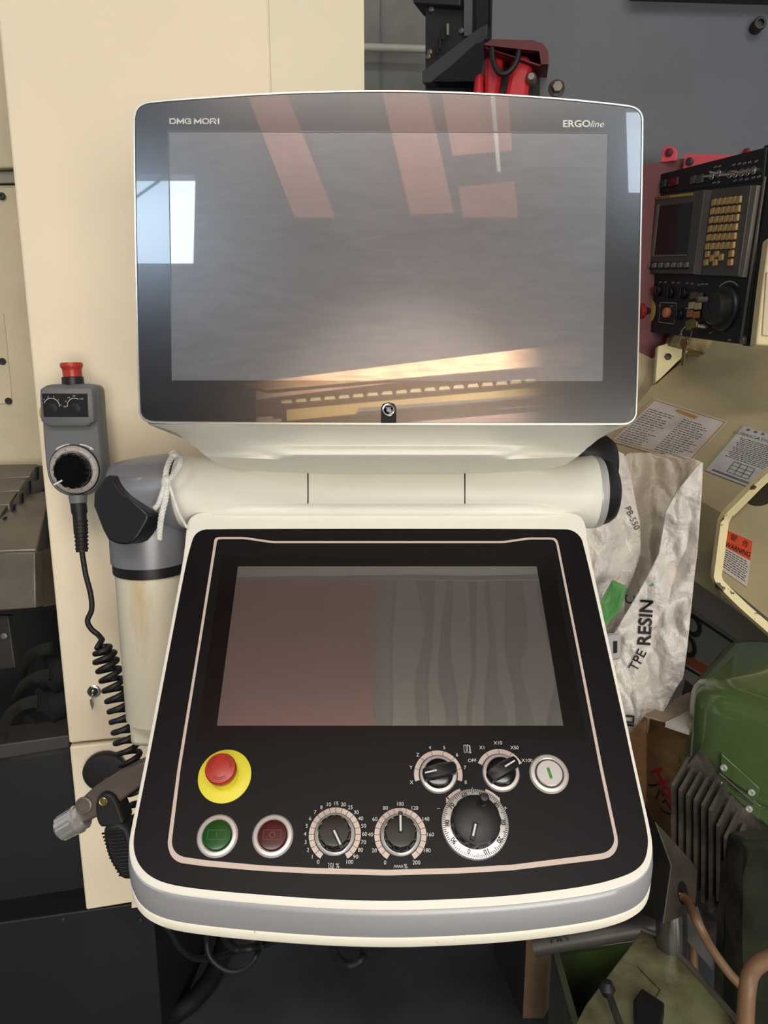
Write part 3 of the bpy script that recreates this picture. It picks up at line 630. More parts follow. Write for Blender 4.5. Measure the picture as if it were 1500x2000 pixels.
# ------------------------------------------------------------------ cream machine housing (behind)
PA = vplane(135, 1455, 1.30, 285, 1440, 1.3295)
hs = thing('machine_housing', 'tall cream machine housing behind the monitor with a keyed lock', 'machine housing', PA.p(165, 1778))
PAf = PA.p(528, 100)
PB = Pl(PAf, PA.ex*math.cos(.25)-PA.n*math.sin(.25), (0, 0, 1))
mk('front_panel', G().prism([PA.p(x, y) for x, y in ((135, 1452), (400, 1425.5))]+[PA.w(PA.l(528, 100)[0]+.0, PA.l(400, 1425.5)[1]), PA.w(PA.l(528, 100)[0], 1.9), PA.w(PA.l(135, 1452)[0], 1.9)], -PA.n*.35), cream, hs, bevel=.004, smooth=False)
b0 = PB.l(711, 60)[0]; zbm = PA.p(400, 1425.5).z
mk('side_panel', G().prism([Vector((PB.w(0, 0).x, PB.w(0, 0).y, zbm)), Vector((PB.w(b0, 0).x, PB.w(b0, 0).y, zbm)), Vector((PB.w(b0, 0).x, PB.w(b0, 0).y, 3.2)), Vector((PB.w(0, 0).x, PB.w(0, 0).y, 3.2))], -PB.n*.34), cream2, hs, smooth=False)
mk('lower_panel', G().prism([PA.p(x, y, .0) for x, y in ((168, 1778), (430, 1735), (400, 1431), (135.5, 1459))], -PA.n*.33), cream, hs, bevel=.004, smooth=False)
mk('foot_bracket', G().prism([PA.p(x, y, -.002) for x, y in ((257, 1775), (420, 1752), (420, 1700), (257, 1700))], -PA.n*.2), cream, hs, smooth=False)
b = PA.at(184, 1349)
lk = mk('lock', G().lathe(b.O, b.n, [(.0125, 0), (.0125, .003), (.011, .0042), (.0085, .0045)], 32), chrome, hs)
mk('keyhole_disc', G().lathe(b.O, b.n, [(.0082, .004), (.0078, .0062), (.002, .0064)], 24), blk, lk)
ky = thing('key', 'small metal key hanging from the lock on the cream housing', 'key', b.w(-.002, -.02, .01))
mk('blade', G().box(b.w(0, 0, .012), b.ex*.0012, b.ey*.006, b.n*.006), chrome, ky)
mk('ring', G().torus(b.w(-.001, -.006, .017), b.ex, .006, .0008, 24, 6), chrome, ky)
mk('hanging_key', G().prism([b.w(x, y, .016) for x, y in ((-.006, -.010), (-.001, -.010), (.001, -.019), (-.003, -.032), (-.006, -.019))], b.n*.0016), chrome, ky)
# rubber disc on the lower panel
b = PA.at(207, 1502, .010)
dsc = thing('magnet_mount', 'round black rubber disc on the cream housing behind the spray gun', 'magnet', b.O)
mk('disc', G().lathe(b.O, b.n, [(.036, -.010), (.041, -.008), (.042, .002), (.039, .007), (.032, .0085), (.0003, .0086)], 56), rub, dsc)
mk('stud', G().lathe(b.w(.002, -.012, .008), b.n, [(.005, 0), (.005, .012), (.003, .013), (.003, .024)], 16), steel, dsc)

# ------------------------------------------------------------------ hand-held pendant
PP = Pl(pt(140, 860, 1.215), (1, .03, 0), (0, .02, 1))
pd = thing('hand_pendant', 'grey hand-held pendant hanging on the cream housing, coiled black cable below', 'pendant', PP.p(150, 975))
BO = [(79, 765), (82, 756), (92, 750), (175, 749), (186, 754), (191, 766), (194, 830), (199, 880), (203, 925), (196, 948), (178, 966), (153, 973), (125, 969), (103, 955), (90, 932), (85, 880), (81, 830)]
bo2 = chaikin([PP.l(*p) for p in BO], 2)
mk('body', G().stack([ring(PP, offset(bo2, -.006), -.048), ring(PP, offset(bo2, -.002), -.040), ring(PP, offset(bo2, 0), -.015), ring(PP, offset(bo2, -.001), -.004), ring(PP, offset(bo2, -.004), 0)]), pend, pd, ang=50)
UB = chaikin([PP.l(*p) for p in [(83, 762), (88, 757), (180, 757), (185, 762), (189, 832), (86, 832)]], 1, .15)
mk('head_block', G().stack([ring(PP, offset(UB, .002), -.004), ring(PP, UB, .009), ring(PP, offset(UB, -.0025), .011)]), pend, pd, ang=50)
mk('selector_window', G().prism([PP.p(x, y, .0115) for x, y in ((91, 814), (178, 814), (176, 768), (87, 768))], -PP.n*.002), blk, pd, bevel=.001)
b1 = PP.at(107, 792, .0118)
g = G(); arc(g, b1, -70, 95, .0120, .0128, .0002, 20)
for a, s in ((-75, '5'), (-50, 'Y'), (-18, 'Z'), (18, '4'), (50, '5'), (85, 'C')): x, y = pol(a, .0152); addtext(g, b1, s, x, y, .0032)
b1b = PP.at(152, 792, .0118)
arc(g, b1b, -95, 30, .0120, .0128, .0002, 20)
for a, s in ((-95, 'OFF'), (-62, 'x1'), (-35, 'x10'), (-2, 'x50'), (45, 'x100')): x, y = pol(a, .0160); addtext(g, b1b, s, x, y, .0030)
mk('window_print', g, whitep, pd, smooth=False)
for bb in (b1, b1b): mk('selector_knob', G().lathe(bb.w(0, -.004, 0), bb.n, [(.0078, 0), (.0078, .0002), (.007, .0004), (.0003, .00045)], 32), mat('smoked_knob', '#1e1f22', .4), pd)
sb = PP.p(134, 750, -.020)
mk('button_base', G().lathe(sb - PP.ey*.003, PP.ey+PP.ex*-.03, [(.0180, 0), (.0175, .005), (.0172, .014), (.0150, .015)], 40), blk, pd)
mk('emergency_button', G().lathe(sb + PP.ey*.011, PP.ey+PP.ex*-.03, [(.0150, 0), (.0152, .010), (.0158, .014), (.0178, .017), (.0180, .0205), (.0165, .0235), (.0140, .0240), (.0003, .0235)], 40), red, pd)
yb = PP.p(82, 808, -.022); mk('side_button', G().lathe(yb, -PP.ex, [(.0125, -.002), (.0125, .006), (.0105, .0095), (.0003, .0105)], 32), mat('amber_button', '#d2ad35', .4), pd)
b = PP.at(146, 917)
dl = mk('dial', G().lathe(b.O, b.n, [(.0420, 0), (.0420, .0015), (.0412, .0028), (.0405, .0030)], 72), blk, pd)
mk('dial_ring', G().lathe(b.O, b.n, [(.0402, .002), (.0400, .0040), (.0318, .0048), (.031, .003)], 72), alu, dl)
g = G()
for i in range(100): a = i*3.6; x0, y0 = pol(a, .0398); x1, y1 = pol(a, .0370 if i % 10 else .0355); bar2(g, b, x0, y0, x1, y1, .0004, .0051)
for i in range(10): x, y = pol(i*36-18, .0345); addtext(g, b, str(i), x, y, .0046, -math.radians(i*36-18), .0053)
mk('dial_marks', g, blackp, dl, smooth=False)
mk('dial_knob', G().lathe(b.w(-.001, -.001), b.n, [(.0300, .003), (.0305, .007), (.0295, .014), (.0265, .017), (.0003, .0175)], 120, b.ex, lambda a, k: 1-.05*max(0, math.cos(14*a))*(1 if 0 < k < 3 else 0)), blkg, dl)
g = G(); u0, v0 = b.l(113.5, 944); u1, v1 = b.l(130, 935); bar2(g, b, u0, v0, u1, v1, .0028, .0181); mk('pointer_line', g, whitep, dl, smooth=False)
g = G()
for s in (-1, 1):
    P = [PP.l(146+s*10, 868), PP.l(146+s*22, 870), PP.l(146+s*34, 876)]
    for a_, b_ in zip(P[:-1], P[1:]): bar2(g, PP, *a_, *b_, .0022, .0008)
    e = PP.l(146+s*38, 878.5); f1 = PP.l(146+s*31, 871.5); f2 = PP.l(146+s*29, 878); g.add([PP.w(*e, .0006), PP.w(*f1, .0006), PP.w(*f2, .0006)], [(0, 1, 2)])
mk('direction_arrows', g, whitep, pd, smooth=False)
# cable gland and coiled cable
gz = 1.225
gp = [pt(x, y, gz) for x, y in ((152, 968), (155, 1000), (158, 1040), (160, 1078))]
mk('cable_collar', G().tube([gp[0], pt(153, 983, gz)], [.0150, .0135], 24), pend, pd)
mk('cable_gland', G().tube(catmull([pt(153, 982, gz), gp[1], gp[2], gp[3]], 6), [.0130]*7+[.0112]*6+[.0095]*6, 24), rub, pd)
g = G()
for i in range(8):
    y = 1018+i*7.6; g.torus(pt(156.4+(y-1000)*.05, y, gz), UP+RT*-.05, .0100-.0002*i, .0022, 24, 8)
mk('gland_rings', g, rub, pd, kind='stuff')
P = [(160, 1076, gz), (167, 1120, gz), (177, 1160, gz), (179, 1190, gz), (171, 1212, gz), (178, 1228, gz), (192, 1240, gz), (200, 1250, gz-.01)]
cen = catmull([pt(x, y, z) for x, y, z in P], 10)
axp = catmull([pt(x, y, 1.20) for x, y in ((200, 1262), (207, 1290), (220, 1330), (232, 1375), (241, 1420), (250, 1465), (262, 1510), (272, 1550), (280, 1600))], 40)
N = len(axp); turns = 17.5; hel = []
for i, p in enumerate(axp):
    t = (axp[min(i+1, N-1)]-axp[max(i-1, 0)]).normalized(); n1 = (RT-t*RT.dot(t)).normalized(); n2 = t.cross(n1); a = i/(N-1)*turns*2*PI+2.6
    rr = .0165*min(1, .55+i/60); hel.append(p+(n1*math.cos(a)+n2*math.sin(a))*rr)
# resample helix finely
hf = []
for k in range(N*3-2):
    i, q = divmod(k, 3); t = i/(N-1)
    p = axp[i].lerp(axp[min(i+1, N-1)], q/3); tt = (axp[min(i+1, N-1)]-axp[max(i-1, 0)]).normalized(); n1 = (RT-tt*RT.dot(tt)).normalized(); n2 = tt.cross(n1)
    a = (k/3)/(N-1)*turns*2*PI+2.6; rr = .0165*min(1, .5+k/180); hf.append(p+(n1*math.cos(a)+n2*math.sin(a))*rr)
mk('coiled_cable', G().tube(cen[:-1]+hf, .0047, 8), rub, pd, ang=80)

# ------------------------------------------------------------------ spray gun
gun = thing('spray_gun', 'steel spray gun with black ribbed grip and silver nozzle, by the console edge', 'spray gun', pt(150, 1600, 1.12))
zg = 1.13
nz0, nz1 = pt(116, 1621, zg), pt(166, 1592, zg); ax = (nz1-nz0).normalized(); Ln = (nz1-nz0).length
def flut(a, k): return 1-.09*max(0, math.cos(10*a))*(1 if k in (1, 2) else 0)
mk('nozzle', G().lathe(nz0, ax, [(.0150, 0), (.0195, .004), (.0205, Ln*.62), (.0215, Ln*.66), (.0215, Ln*.75), (.0195, Ln*.80), (.0195, Ln*.95), (.017, Ln)], 80, None, flut), rimm, gun, ang=30)
body = [(147, 1600), (146, 1580), (156, 1563), (175, 1545), (200, 1530), (240, 1505), (290, 1480), (300, 1520), (262, 1545), (228, 1572), (205, 1588), (160, 1612)]
mk('body', G().prism([pt(x, y, zg-.012) for x, y in chaikin(body, 1)], FW*.026), mat('gun_metal', '#6a5f56', .42, metal=.45, var=.15), gun, bevel=.004)
b = camplane(zg-.0135, 0).at(164, 1572)
mk('eyelet', G().lathe(b.O, -FW, [(.0125, 0), (.0125, .0015), (.0095, .0022), (.0088, .0005)], 32, RT), steel, gun)
mk('valve_stub', G().prism([pt(x, y, zg-.004) for x, y in ((160, 1590), (184, 1574), (192, 1588), (164, 1610))], FW*.02), steeld, gun, bevel=.003)
tr = [(186, 1595), (186, 1565), (198, 1550), (212, 1549), (226, 1560), (240, 1600), (244, 1612), (200, 1618), (192, 1612)]
mk('trigger_guard', G().prism([pt(x, y, zg-.022) for x, y in chaikin(tr, 1)], FW*.042), rub, gun, bevel=.004)
mk('pivot_screw', G().lathe(pt(202, 1565, zg-.0225), -FW, [(.0065, 0), (.0065, .002), (.0055, .0026), (.0045, .0022), (.0028, .0022), (.0028, .0035), (.0005, .0038)], 24), brass, gun)
gr = [(199, 1612), (244, 1606), (262, 1650), (268, 1700), (262, 1720), (238, 1719), (228, 1706), (212, 1680), (203, 1650)]
o = mk('grip', G().prism([pt(x, y, zg-.024) for x, y in chaikin(gr, 1)], FW*.044), rub, gun, bevel=.006)
for i in range(13):
    y = 1628+i*6.8; x0 = 200+i*2.1+max(0, i-7)*1.6; mk('grip_rib', G().tube([pt(x0, y, zg-.018), pt(x0+10, y-1, zg-.0255), pt(x0+40, y-4, zg-.0255)], .0016, 6), rub, gun)
mk('hose_arm', G().tube([pt(250, 1540, zg), pt(300, 1500, zg+.02)], .012, 16), rub, gun)

# ------------------------------------------------------------------ neighbouring machine seen past the cream housing
lm = thing('milling_machine', 'beige machine with open dark bay, steel table and curled augers', 'machine', (-.9, 1.7, 0))
LW = vplane(0, 600, 1.75, 60, 600, 1.76)
mk('upper_panel', G().prism([LW.p(x, y, .03) for x, y in ((-160, 338), (140, 332), (140, -80), (-160, -80))], -LW.n*.1), beige, lm, bevel=.004, smooth=False)
mk('ledge', G().prism([LW.p(x, y, .012) for x, y in ((-160, 362), (140, 357), (140, 336), (-160, 341))], -LW.n*.08), greyb, lm, smooth=False)
mk('inner_panel', G().prism([LW.p(x, y, 0) for x, y in ((-160, 915), (140, 915), (140, 360), (-160, 365))], -LW.n*.05), beige, lm, smooth=False)
mk('access_plate', G().prism([LW.p(x, y, .003) for x, y in ((-120, 793), (25, 788), (8, 612), (-120, 612))], -LW.n*.004), beige, lm, bevel=.001)
for x, y in ((5, 384), (6, 706), (18, 783)):
    b = LW.at(x, y, .003); mk('screw', G().lathe(b.O, b.n, [(.008, 0), (.008, .003), (.006, .0045), (.0035, .0045), (.0034, .002)], 20), steeld, lm)
# telescopic way cover : slats stepping down
for i in range(4):
    y0 = 906+i*27; xr = 74-i*20; z = 1.72-i*.05
    mk('way_slat', G().prism([pt(x, y, zz) for x, y, zz in ((-60, y0+2, z), (xr, y0, z), (xr-16, y0+24, z-.05), (-60, y0+30, z-.05))], (0, 0, -.05)), steel, lm, bevel=.002)
mk('way_cover_side', G().prism([pt(x, y, z) for x, y, z in ((76, 908, 1.70), (80, 935, 1.70), (40, 1000, 1.60), (0, 1055, 1.52), (-20, 1040, 1.52), (-10, 1020, 1.52), (30, 970, 1.6), (60, 925, 1.68))], (0, .04, -.01)), steel, lm, bevel=.001)
for i, (x, y) in enumerate(((70, 925), (55, 952), (40, 976), (24, 998), (7, 1022))):
    z = 1.69-i*.042; mk('cover_joint', G().prism([pt(x-2, y-10, z-.012), pt(x+2, y-12, z-.012), pt(x+2, y+12, z-.012), pt(x-2, y+14, z-.012)], (0, .01, 0)), blk, lm)
tb = [pt(x, y, z) for x, y, z in ((-80, 1076, 1.38), (71, 1072, 1.40), (100, 955, 1.66), (-80, 1000, 1.62))]
mk('table', G().prism(tb, (0, 0, -.10)), steel, lm, bevel=.003)
mk('table_front', G().prism([pt(x, y, 1.385) for x, y in ((-80, 1198), (70, 1187), (68, 1078), (-80, 1082))], FW*.03), steel, lm, bevel=.002)
mk('table_end', G().prism([pt(x, y, z) for x, y, z in ((84, 1186, 1.45), (112, 1180, 1.5), (106, 1070, 1.5), (80, 1074, 1.45))], FW*.02), steel, lm)
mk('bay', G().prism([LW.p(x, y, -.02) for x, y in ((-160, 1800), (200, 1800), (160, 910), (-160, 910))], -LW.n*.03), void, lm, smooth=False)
mk('bracket', G().prism([pt(x, y, 1.42) for x, y in ((-20, 1310), (30, 1305), (16, 1202), (-20, 1202))], FW*.02), steeld, lm, bevel=.002)
b = camplane(1.42, 0).at(9, 1242); mk('screw', G().lathe(b.O, -FW, [(.006, 0), (.006, .003), (.003, .004)], 16), steel, lm)
aug = mat('auger_steel', '#55544f', .4, metal=.5, var=.2)
for k, (cx_, cy_, r0) in enumerate(((98, 1318, 66), (95, 1378, 74), (72, 1432, 76))):
    P = [pt(cx_-r0*math.cos(math.radians(a))*1.0, cy_-r0*math.sin(math.radians(a))*.95+0, 1.50-.03*k) for a in range(-5, 96, 8)]
    Q = [pt(cx_-(r0-15)*math.cos(math.radians(a)), cy_-(r0-15)*.92*math.sin(math.radians(a))+6, 1.53-.03*k) for a in range(-5, 96, 8)]
    g = G(); g.stack([P, Q, [q+FW*.01 for q in Q], [p+FW*.01 for p in P], P], False, False, closed=False); mk('auger_flight', g, aug, lm)
    mk('auger_drum', G().tube([pt(cx_-10, cy_+5, 1.56), pt(cx_+110, cy_-40, 1.66)], .045, 24), void, lm)
SB = vplane(0, 1470, 1.33, 135, 1447, 1.36)
mk('bay_floor', G().prism([pt(x, y, z) for x, y, z in ((-60, 1470, 1.46), (132, 1444, 1.50), (132, 1405, 1.72), (-60, 1420, 1.70))], (0, 0, -.03)), steeld, lm)
mk('sill', G().prism([SB.p(x, y, 0) for x, y in ((-80, 1497), (137, 1461), (135, 1436), (-80, 1466))], -SB.n*.08), mat('sill_grey', '#3b3836', .5), lm, bevel=.003)
mk('lower_panel', G().prism([SB.p(x, y, -.012) for x, y in ((-80, 1812), (166, 1778), (137, 1462), (-80, 1498))], -SB.n*.04), boxblk, lm, smooth=False)
TK = vplane(0, 1802, 1.272, 262, 1762, 1.325)
tk = thing('coolant_tank', 'low black sheet metal tank on the floor beneath the cream housing', 'tank', Vector((-.6, 1.1, 0)))
c4 = [TK.p(-60, 1811), TK.p(298, 1757)]
tops = [Vector((p.x, p.y, c4[0].z)) for p in c4]
mk('tank_body', G().prism([Vector((tops[0].x, tops[0].y, 0)), Vector((tops[1].x, tops[1].y, 0)), tops[1], tops[0]], (.03, .32, 0)), boxblk, tk, bevel=.003, smooth=False)
for x, y in ((124, 1796), (275, 1797)):
    b = TK.at(x, y, 0); mk('screw', G().lathe(b.O, b.n, [(.005, 0), (.005, .002), (.0035, .0035), (.0003, .0038)], 16), steeld, tk)

# ------------------------------------------------------------------ hanging cables under the console
UNDER = Pl(KP.O + DOWN*.074, KP.ex, KP.ey)
def cable(P, r, label, m=rub, name='cable', grp=None):
    o = mk(name, G().tube(catmull([(pt(*p) if len(p) == 3 else UNDER.p(*p)) for p in P], 12), r, 12), m); tag(o, label, 'cable', grp); return o
cable([(300, 1745), (296, 1775, .93), (330, 1815, .95), (352, 1850, .97), (385, 1872, 1.0), (440, 1866, 1.05), (500, 1840, 1.1), (540, 1800)], .0042, 'thin black cable leaving a connector under the console corner nearest the tank')
cable([(430, 1775), (412, 1800, .96), (404, 1830, 1.0), (410, 1868, 1.0), (440, 1894, 1.0), (472, 1894, 1.0), (498, 1870, 1.0), (509, 1835, 1.0), (500, 1790)], .0040, 'round loop of glossy black cable hanging below the console')
cable([(425, 1780), (435, 1822, .96), (455, 1850, 1.0), (485, 1852, 1.0), (530, 1838, 1.0), (590, 1800)], .0055, 'black cable sagging just under the console edge inside the loop')
cable([(642, 1800), (650, 1850, .96), (664, 1876, 1.0), (684, 1884, 1.0), (703, 1874, 1.0), (712, 1850, 1.0), (712, 1800)], .0062, 'thick black hose loop hanging below the middle of the console')
o = mk('cable', G().tube(catmull([onZ(x, y, .022) for x, y in ((300, 2060), (330, 1992), (375, 1955), (408, 1915), (430, 1870), (440, 1830))], 10), .022, 12), rub); tag(o, 'thick dark hose lying on the floor beside the black tank', 'cable')
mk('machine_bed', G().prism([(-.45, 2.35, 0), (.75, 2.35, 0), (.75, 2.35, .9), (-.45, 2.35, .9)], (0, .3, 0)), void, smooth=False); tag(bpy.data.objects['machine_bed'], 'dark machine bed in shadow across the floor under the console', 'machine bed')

# ------------------------------------------------------------------ upper background right: guard, frame, red head
gd = thing('machine_guard', 'large blue-grey sheet guard with two bolts above the red bracket', 'machine guard', onY(1200, 600, 2.15))
GP = vplane(960, 60, 2.15, 1500, 60, 2.10)
mk('sheet', G().prism([GP.p(x, y) for x, y in ((1052, 900), (1600, 900), (1610, 5), (962, -8), (960, 84), (1052, 84))], -GP.n*.03), navy, gd, smooth=False)
mk('upper_rail', G().prism([GP.p(x, y, .05) for x, y in ((1230, 2), (1700, 16), (1700, -60), (1230, -60))], -GP.n*.06), navyd, gd)
mk('edge_fold', G().prism([GP.p(x, y, .006) for x, y in ((1053, 900), (1069, 900), (1069, 130), (1053, 130))], -GP.n*.008), navy, gd)
def hexbolt(px, py, r, label, parent):
    b = GP.at(px, py, .001)
    o = mk('bolt', G().lathe(b.O, b.n, [(r, 0), (r, .003), (r*.95, .0035)], 24), steeld, parent); mk('bolt_head', G().lathe(b.O, b.n, [(r*.72, .003), (r*.72, .016), (r*.62, .019)], 6), steel, o)
hexbolt(1087, 173, .021, '', gd)
b = GP.at(1475, 55, 0); o = mk('bolt', G().lathe(b.O, b.n, [(.016, 0), (.016, .03), (.014, .033), (.009, .033), (.0088, .024)], 24), steeld, gd)
fr_ = thing('dark_gantry', 'dark steel gantry with slanted arm beside the guard sheet', 'gantry', onY(880, 170, 2.5))
FP = vplane(800, 60, 2.5, 960, 60, 2.4)
mk('column', G().prism([FP.p(x, y) for x, y in ((831, 260), (1000, 260), (1000, -40), (831, -40))], -FP.n*.2), navyd, fr_, smooth=False)
mk('top_block', G().prism([FP.p(x, y, .03) for x, y in ((813, 14), (905, 20), (905, -40), (813, -40))], -FP.n*.1), navyd, fr_, bevel=.004)
mk('slide_bar', G().prism([FP.p(x, y, .02) for x, y in ((910, 75), (926, 75), (926, -40), (910, -40))], -FP.n*.02), mat('slide_grey', '#6d7176', .4, metal=.3), fr_)
mk('column_edge', G().prism([FP.p(x, y, .03) for x, y in ((935, 200), (958, 200), (958, -40), (935, -40))], -FP.n*.05), boxblk, fr_)
mk('slanted_arm', G().prism([FP.p(x, y, .05) for x, y in ((835, 172), (852, 172), (960, 88), (960, 60), (940, 70), (835, 150))], -FP.n*.05), mat('arm_grey', '#55585c', .4, metal=.3), fr_, bevel=.003)
mk('slanted_arm', G().prism([FP.p(x, y, .06) for x, y in ((860, 172), (960, 172), (960, 95), (940, 100)) ], -FP.n*.05), boxblk, fr_)
for x, y, h in ((857, 90, 30), (862, 75, 40), (867, 60, 34), (877, 50, 36)): mk('indicator_rod', G().tube([FP.p(x, y, .012), FP.p(x, y+h*.6, .012)], .004, 8), mat('pale_rod', '#9a9a92', .4) if x == 877 else steeld, fr_)
for x, y in ((838, 112), (841, 103), (903, 62), (844, 20)): mk('stud', G().lathe(FP.p(x, y, 0), FP.n, [(.008, 0), (.008, .01), (.004, .012)], 12), steel, fr_)
rh = thing('red_spindle_head', 'red machine head with dark cable loop behind the monitor top', 'machine head', onY(980, 180, 2.2))
RP = vplane(900, 120, 2.12, 1080, 120, 2.08)
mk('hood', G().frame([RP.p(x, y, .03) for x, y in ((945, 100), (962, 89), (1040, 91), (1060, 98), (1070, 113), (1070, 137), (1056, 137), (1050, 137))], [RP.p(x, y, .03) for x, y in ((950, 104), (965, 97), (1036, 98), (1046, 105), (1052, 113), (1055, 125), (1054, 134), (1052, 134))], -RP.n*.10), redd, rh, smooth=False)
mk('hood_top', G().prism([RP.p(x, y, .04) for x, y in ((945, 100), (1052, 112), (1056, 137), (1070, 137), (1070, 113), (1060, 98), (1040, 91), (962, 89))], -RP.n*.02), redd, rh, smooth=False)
for P in ([(912, 260), (928, 140), (944, 136), (944, 260)], [(945, 260), (946, 104), (985, 106), (975, 170), (978, 260)], [(974, 260), (1000, 112), (1030, 108), (1042, 130), (1036, 150), (1022, 260)]):
    mk('casting_rib', G().prism([RP.p(x, y, -.01+(.02 if P[0][0] == 974 else 0)) for x, y in P], -RP.n*.12), redp, rh, bevel=.012)
mk('recess', G().prism([RP.p(x, y, -.05) for x, y in ((905, 260), (1056, 260), (1056, 98), (945, 100))], -RP.n*.05), blk, rh)
mk('loop_cable', G().tube(catmull([RP.p(x, y, .03) for x, y in ((962, 100), (963, 125), (975, 150), (992, 150), (1008, 130), (1014, 104))], 8), .0075, 10), rub, rh)
mk('fitting', G().lathe(RP.p(1037, 157, 0), RP.n, [(.014, 0), (.014, .02), (.008, .03)], 16), steel, rh)
# pale pipe on the far wall
tag(mk('wall_pipe', G().tube([onY(600, 88, 3.6), onY(833, 96, 3.6)], .016, 12), mat('pipe_paint', '#c9c6b6', .5)), 'thin pale pipe running across the grey wall above the monitor', 'pipe')
tag(mk('wall_panel', G().prism([onY(x, y, 3.7) for x, y in ((600, 400), (1000, 400), (1000, -200), (600, -200))], (0, .05, 0)), mat('wall_sheet', '#85867f', .7, var=.1, scale=6), smooth=False), 'grey wall sheet seen between cream housing and dark frame', 'wall panel')
mk('wall_seam', G().prism([onY(x, y, 3.69) for x, y in ((743, 400), (746, 400), (746, -200), (743, -200))], (0, .01, 0)), wallg)
bpy.data.objects['wall_seam'].parent = bpy.data.objects['wall_panel']; bpy.data.objects['wall_seam'].location -= bpy.data.objects['wall_panel'].location

# ------------------------------------------------------------------ red panel + control unit on the right
rb = thing('red_bracket', 'red sheet bracket with two bolted lugs holding the old control unit', 'bracket', onY(1300, 700, 2.05))
R1 = vplane(1250, 500, 2.02, 1340, 500, 2.0)
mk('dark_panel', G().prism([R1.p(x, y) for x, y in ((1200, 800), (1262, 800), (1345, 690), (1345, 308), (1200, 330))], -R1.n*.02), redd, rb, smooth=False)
R2 = vplane(1335, 310, 1.98, 1440, 310, 1.90)
mk('top_plate', G().prism([R2.p(x, y, 0) for x, y in ((1332, 345), (1470, 345), (1450, 303), (1338, 301))], -R2.n*.01), mat('pale_red_paint', '#d85862', .45), rb)
for P in ([(1291, 318), (1322, 314), (1323, 296), (1316, 287), (1300, 286), (1294, 293)], [(1443, 320), (1475, 318), (1473, 298), (1466, 291), (1452, 292), (1445, 300)]):
    o = mk('lug', G().prism([R2.p(x, y, .004) for x, y in P], -R2.n*.012), MC['pale_red_paint'], rb, bevel=.002)
    cxm = sum(p[0] for p in P)/6; mk('lug_bolt', G().lathe(R2.p(cxm+1, 299, .004), R2.n, [(.010, 0), (.010, .006), (.005, .008)], 6), redd, o)
b = R2.at(1348, 316, .001); mk('bolt', G().lathe(b.O, b.n, [(.009, 0), (.009, .006), (.006, .008), (.003, .008)], 16), steeld, rb)
CU = vplane(1290, 345, 2.02, 1500, 291, 1.62)
cu = thing('cnc_control_unit', 'old dark control unit with amber keys and black hand wheel', 'control unit', CU.p(1350, 660))
def cprism(name, P, m, h, th, parent=None, **k): return mk(name, G().prism([CU.p(x, y, h) for x, y in P], -CU.n*th), m, parent or cu, **k)
cprism('housing', [(1250, 646), (1458, 674), (1497, 287), (1286, 341)], darkpan, 0, .05, bevel=.002, smooth=False)
# side wall of the unit and its cream surround
cprism('side_wall', [(1448, 675), (1478, 678), (1503, 465), (1535, 270), (1490, 285)], mat('side_black', '#161614', .55), -.003, .05, smooth=False)
mk('edge_strip', G().prism([CU.p(x, y, .003) for x, y in ((1446, 672), (1449, 672), (1497, 345), (1494, 345))], -CU.n*.003), bronze, cu, smooth=False)
o = cprism('top_strip', [(1284, 378), (1489, 352), (1496, 290), (1288, 342)], mat('strip_black', '#121211', .45), .003, .003, smooth=False)
cprism('display_unit', [(1265, 534), (1363, 536), (1385, 371), (1277, 386)], greyun, .012, .014, bevel=.002, smooth=False)
cprism('display_trim', [(1363, 536), (1375, 537), (1397, 372), (1385, 371)], bronze, .010, .012, bevel=.001, smooth=False)
cprism('bezel_edge', [(1281, 498), (1286, 499), (1297, 400), (1292, 401)], bronze, .014, .003)
cprism('bezel_edge', [(1281, 502), (1350, 499.5), (1350, 497), (1283, 499)], bronze, .014, .003)
cprism('crt_screen', [(1284, 497), (1351, 497), (1363, 395), (1295, 403)], crt, .0125, .002, smooth=False)
cprism('badge_strip', [(1280, 391), (1362, 382), (1362, 377), (1281, 386)], mat('gold_badge', '#b08a3e', .5), .0135, .002, smooth=False)
g = G(); addtext(g, CU, 'MITSUBISHI' if 0 else '', 0, 0, .01) if 0 else None
for i in range(7): bar2(g, CU, *CU.l(1285+i*5, 388.2-i*.55), *CU.l(1288+i*5, 387.8-i*.55), .004, .0142)
mk('badge_print', g, greyun, cu, smooth=False)
cprism('softkey_frame', [(1268, 526), (1354, 526), (1356, 511), (1270, 512)], darkpan, .0135, .002, smooth=False)
kk = None
for i in range(7):
    p = CU.p(1276+i*12.6, 519-.2*i, .016)
    if kk is None: kk = mk('softkey', G().box(p, CU.ex*.0085, CU.ey*.006, CU.n*.003), bronze, cu, bevel=.001); tag(kk, 'grey soft key')
    else: dup(kk, p, cu)
cprism('keyboard_unit', [(1378, 538), (1451, 541), (1477, 362), (1401, 370)], greyun, .012, .014, bevel=.002, smooth=False)
cprism('keyboard_trim', [(1451, 541), (1459, 542), (1487, 362), (1477, 362)], bronze, .010, .012, bevel=.001, smooth=False)
KDX = abs(CU.l(1440, 430)[0]-CU.l(1430.2, 430)[0]); kk = None
def keyat(x, y):
    global kk
    p = CU.p(x, y, .0145)
    if kk is None: kk = mk('keycap', G().box(p, CU.ex*(KDX*.43), CU.ey*.0072, CU.n*.0028), keym, cu, bevel=.0015); tag(kk, 'amber key')
    else: dup(kk, p, cu)
KEYS = []
for r in range(6):
    y = 396+r*17.2; x0 = 1406-r*2.6; dx = 9.8
    for c in range(6): KEYS.append((x0+c*dx, y-c*1.05*(1-r/9)))
for x, y in ((1393, 497), (1411, 497), (1402, 505), (1420, 503), (1390, 513), (1408, 513), (1440, 496), (1438, 513)): KEYS.append((x, y))
for x, y in KEYS: keyat(x, y)
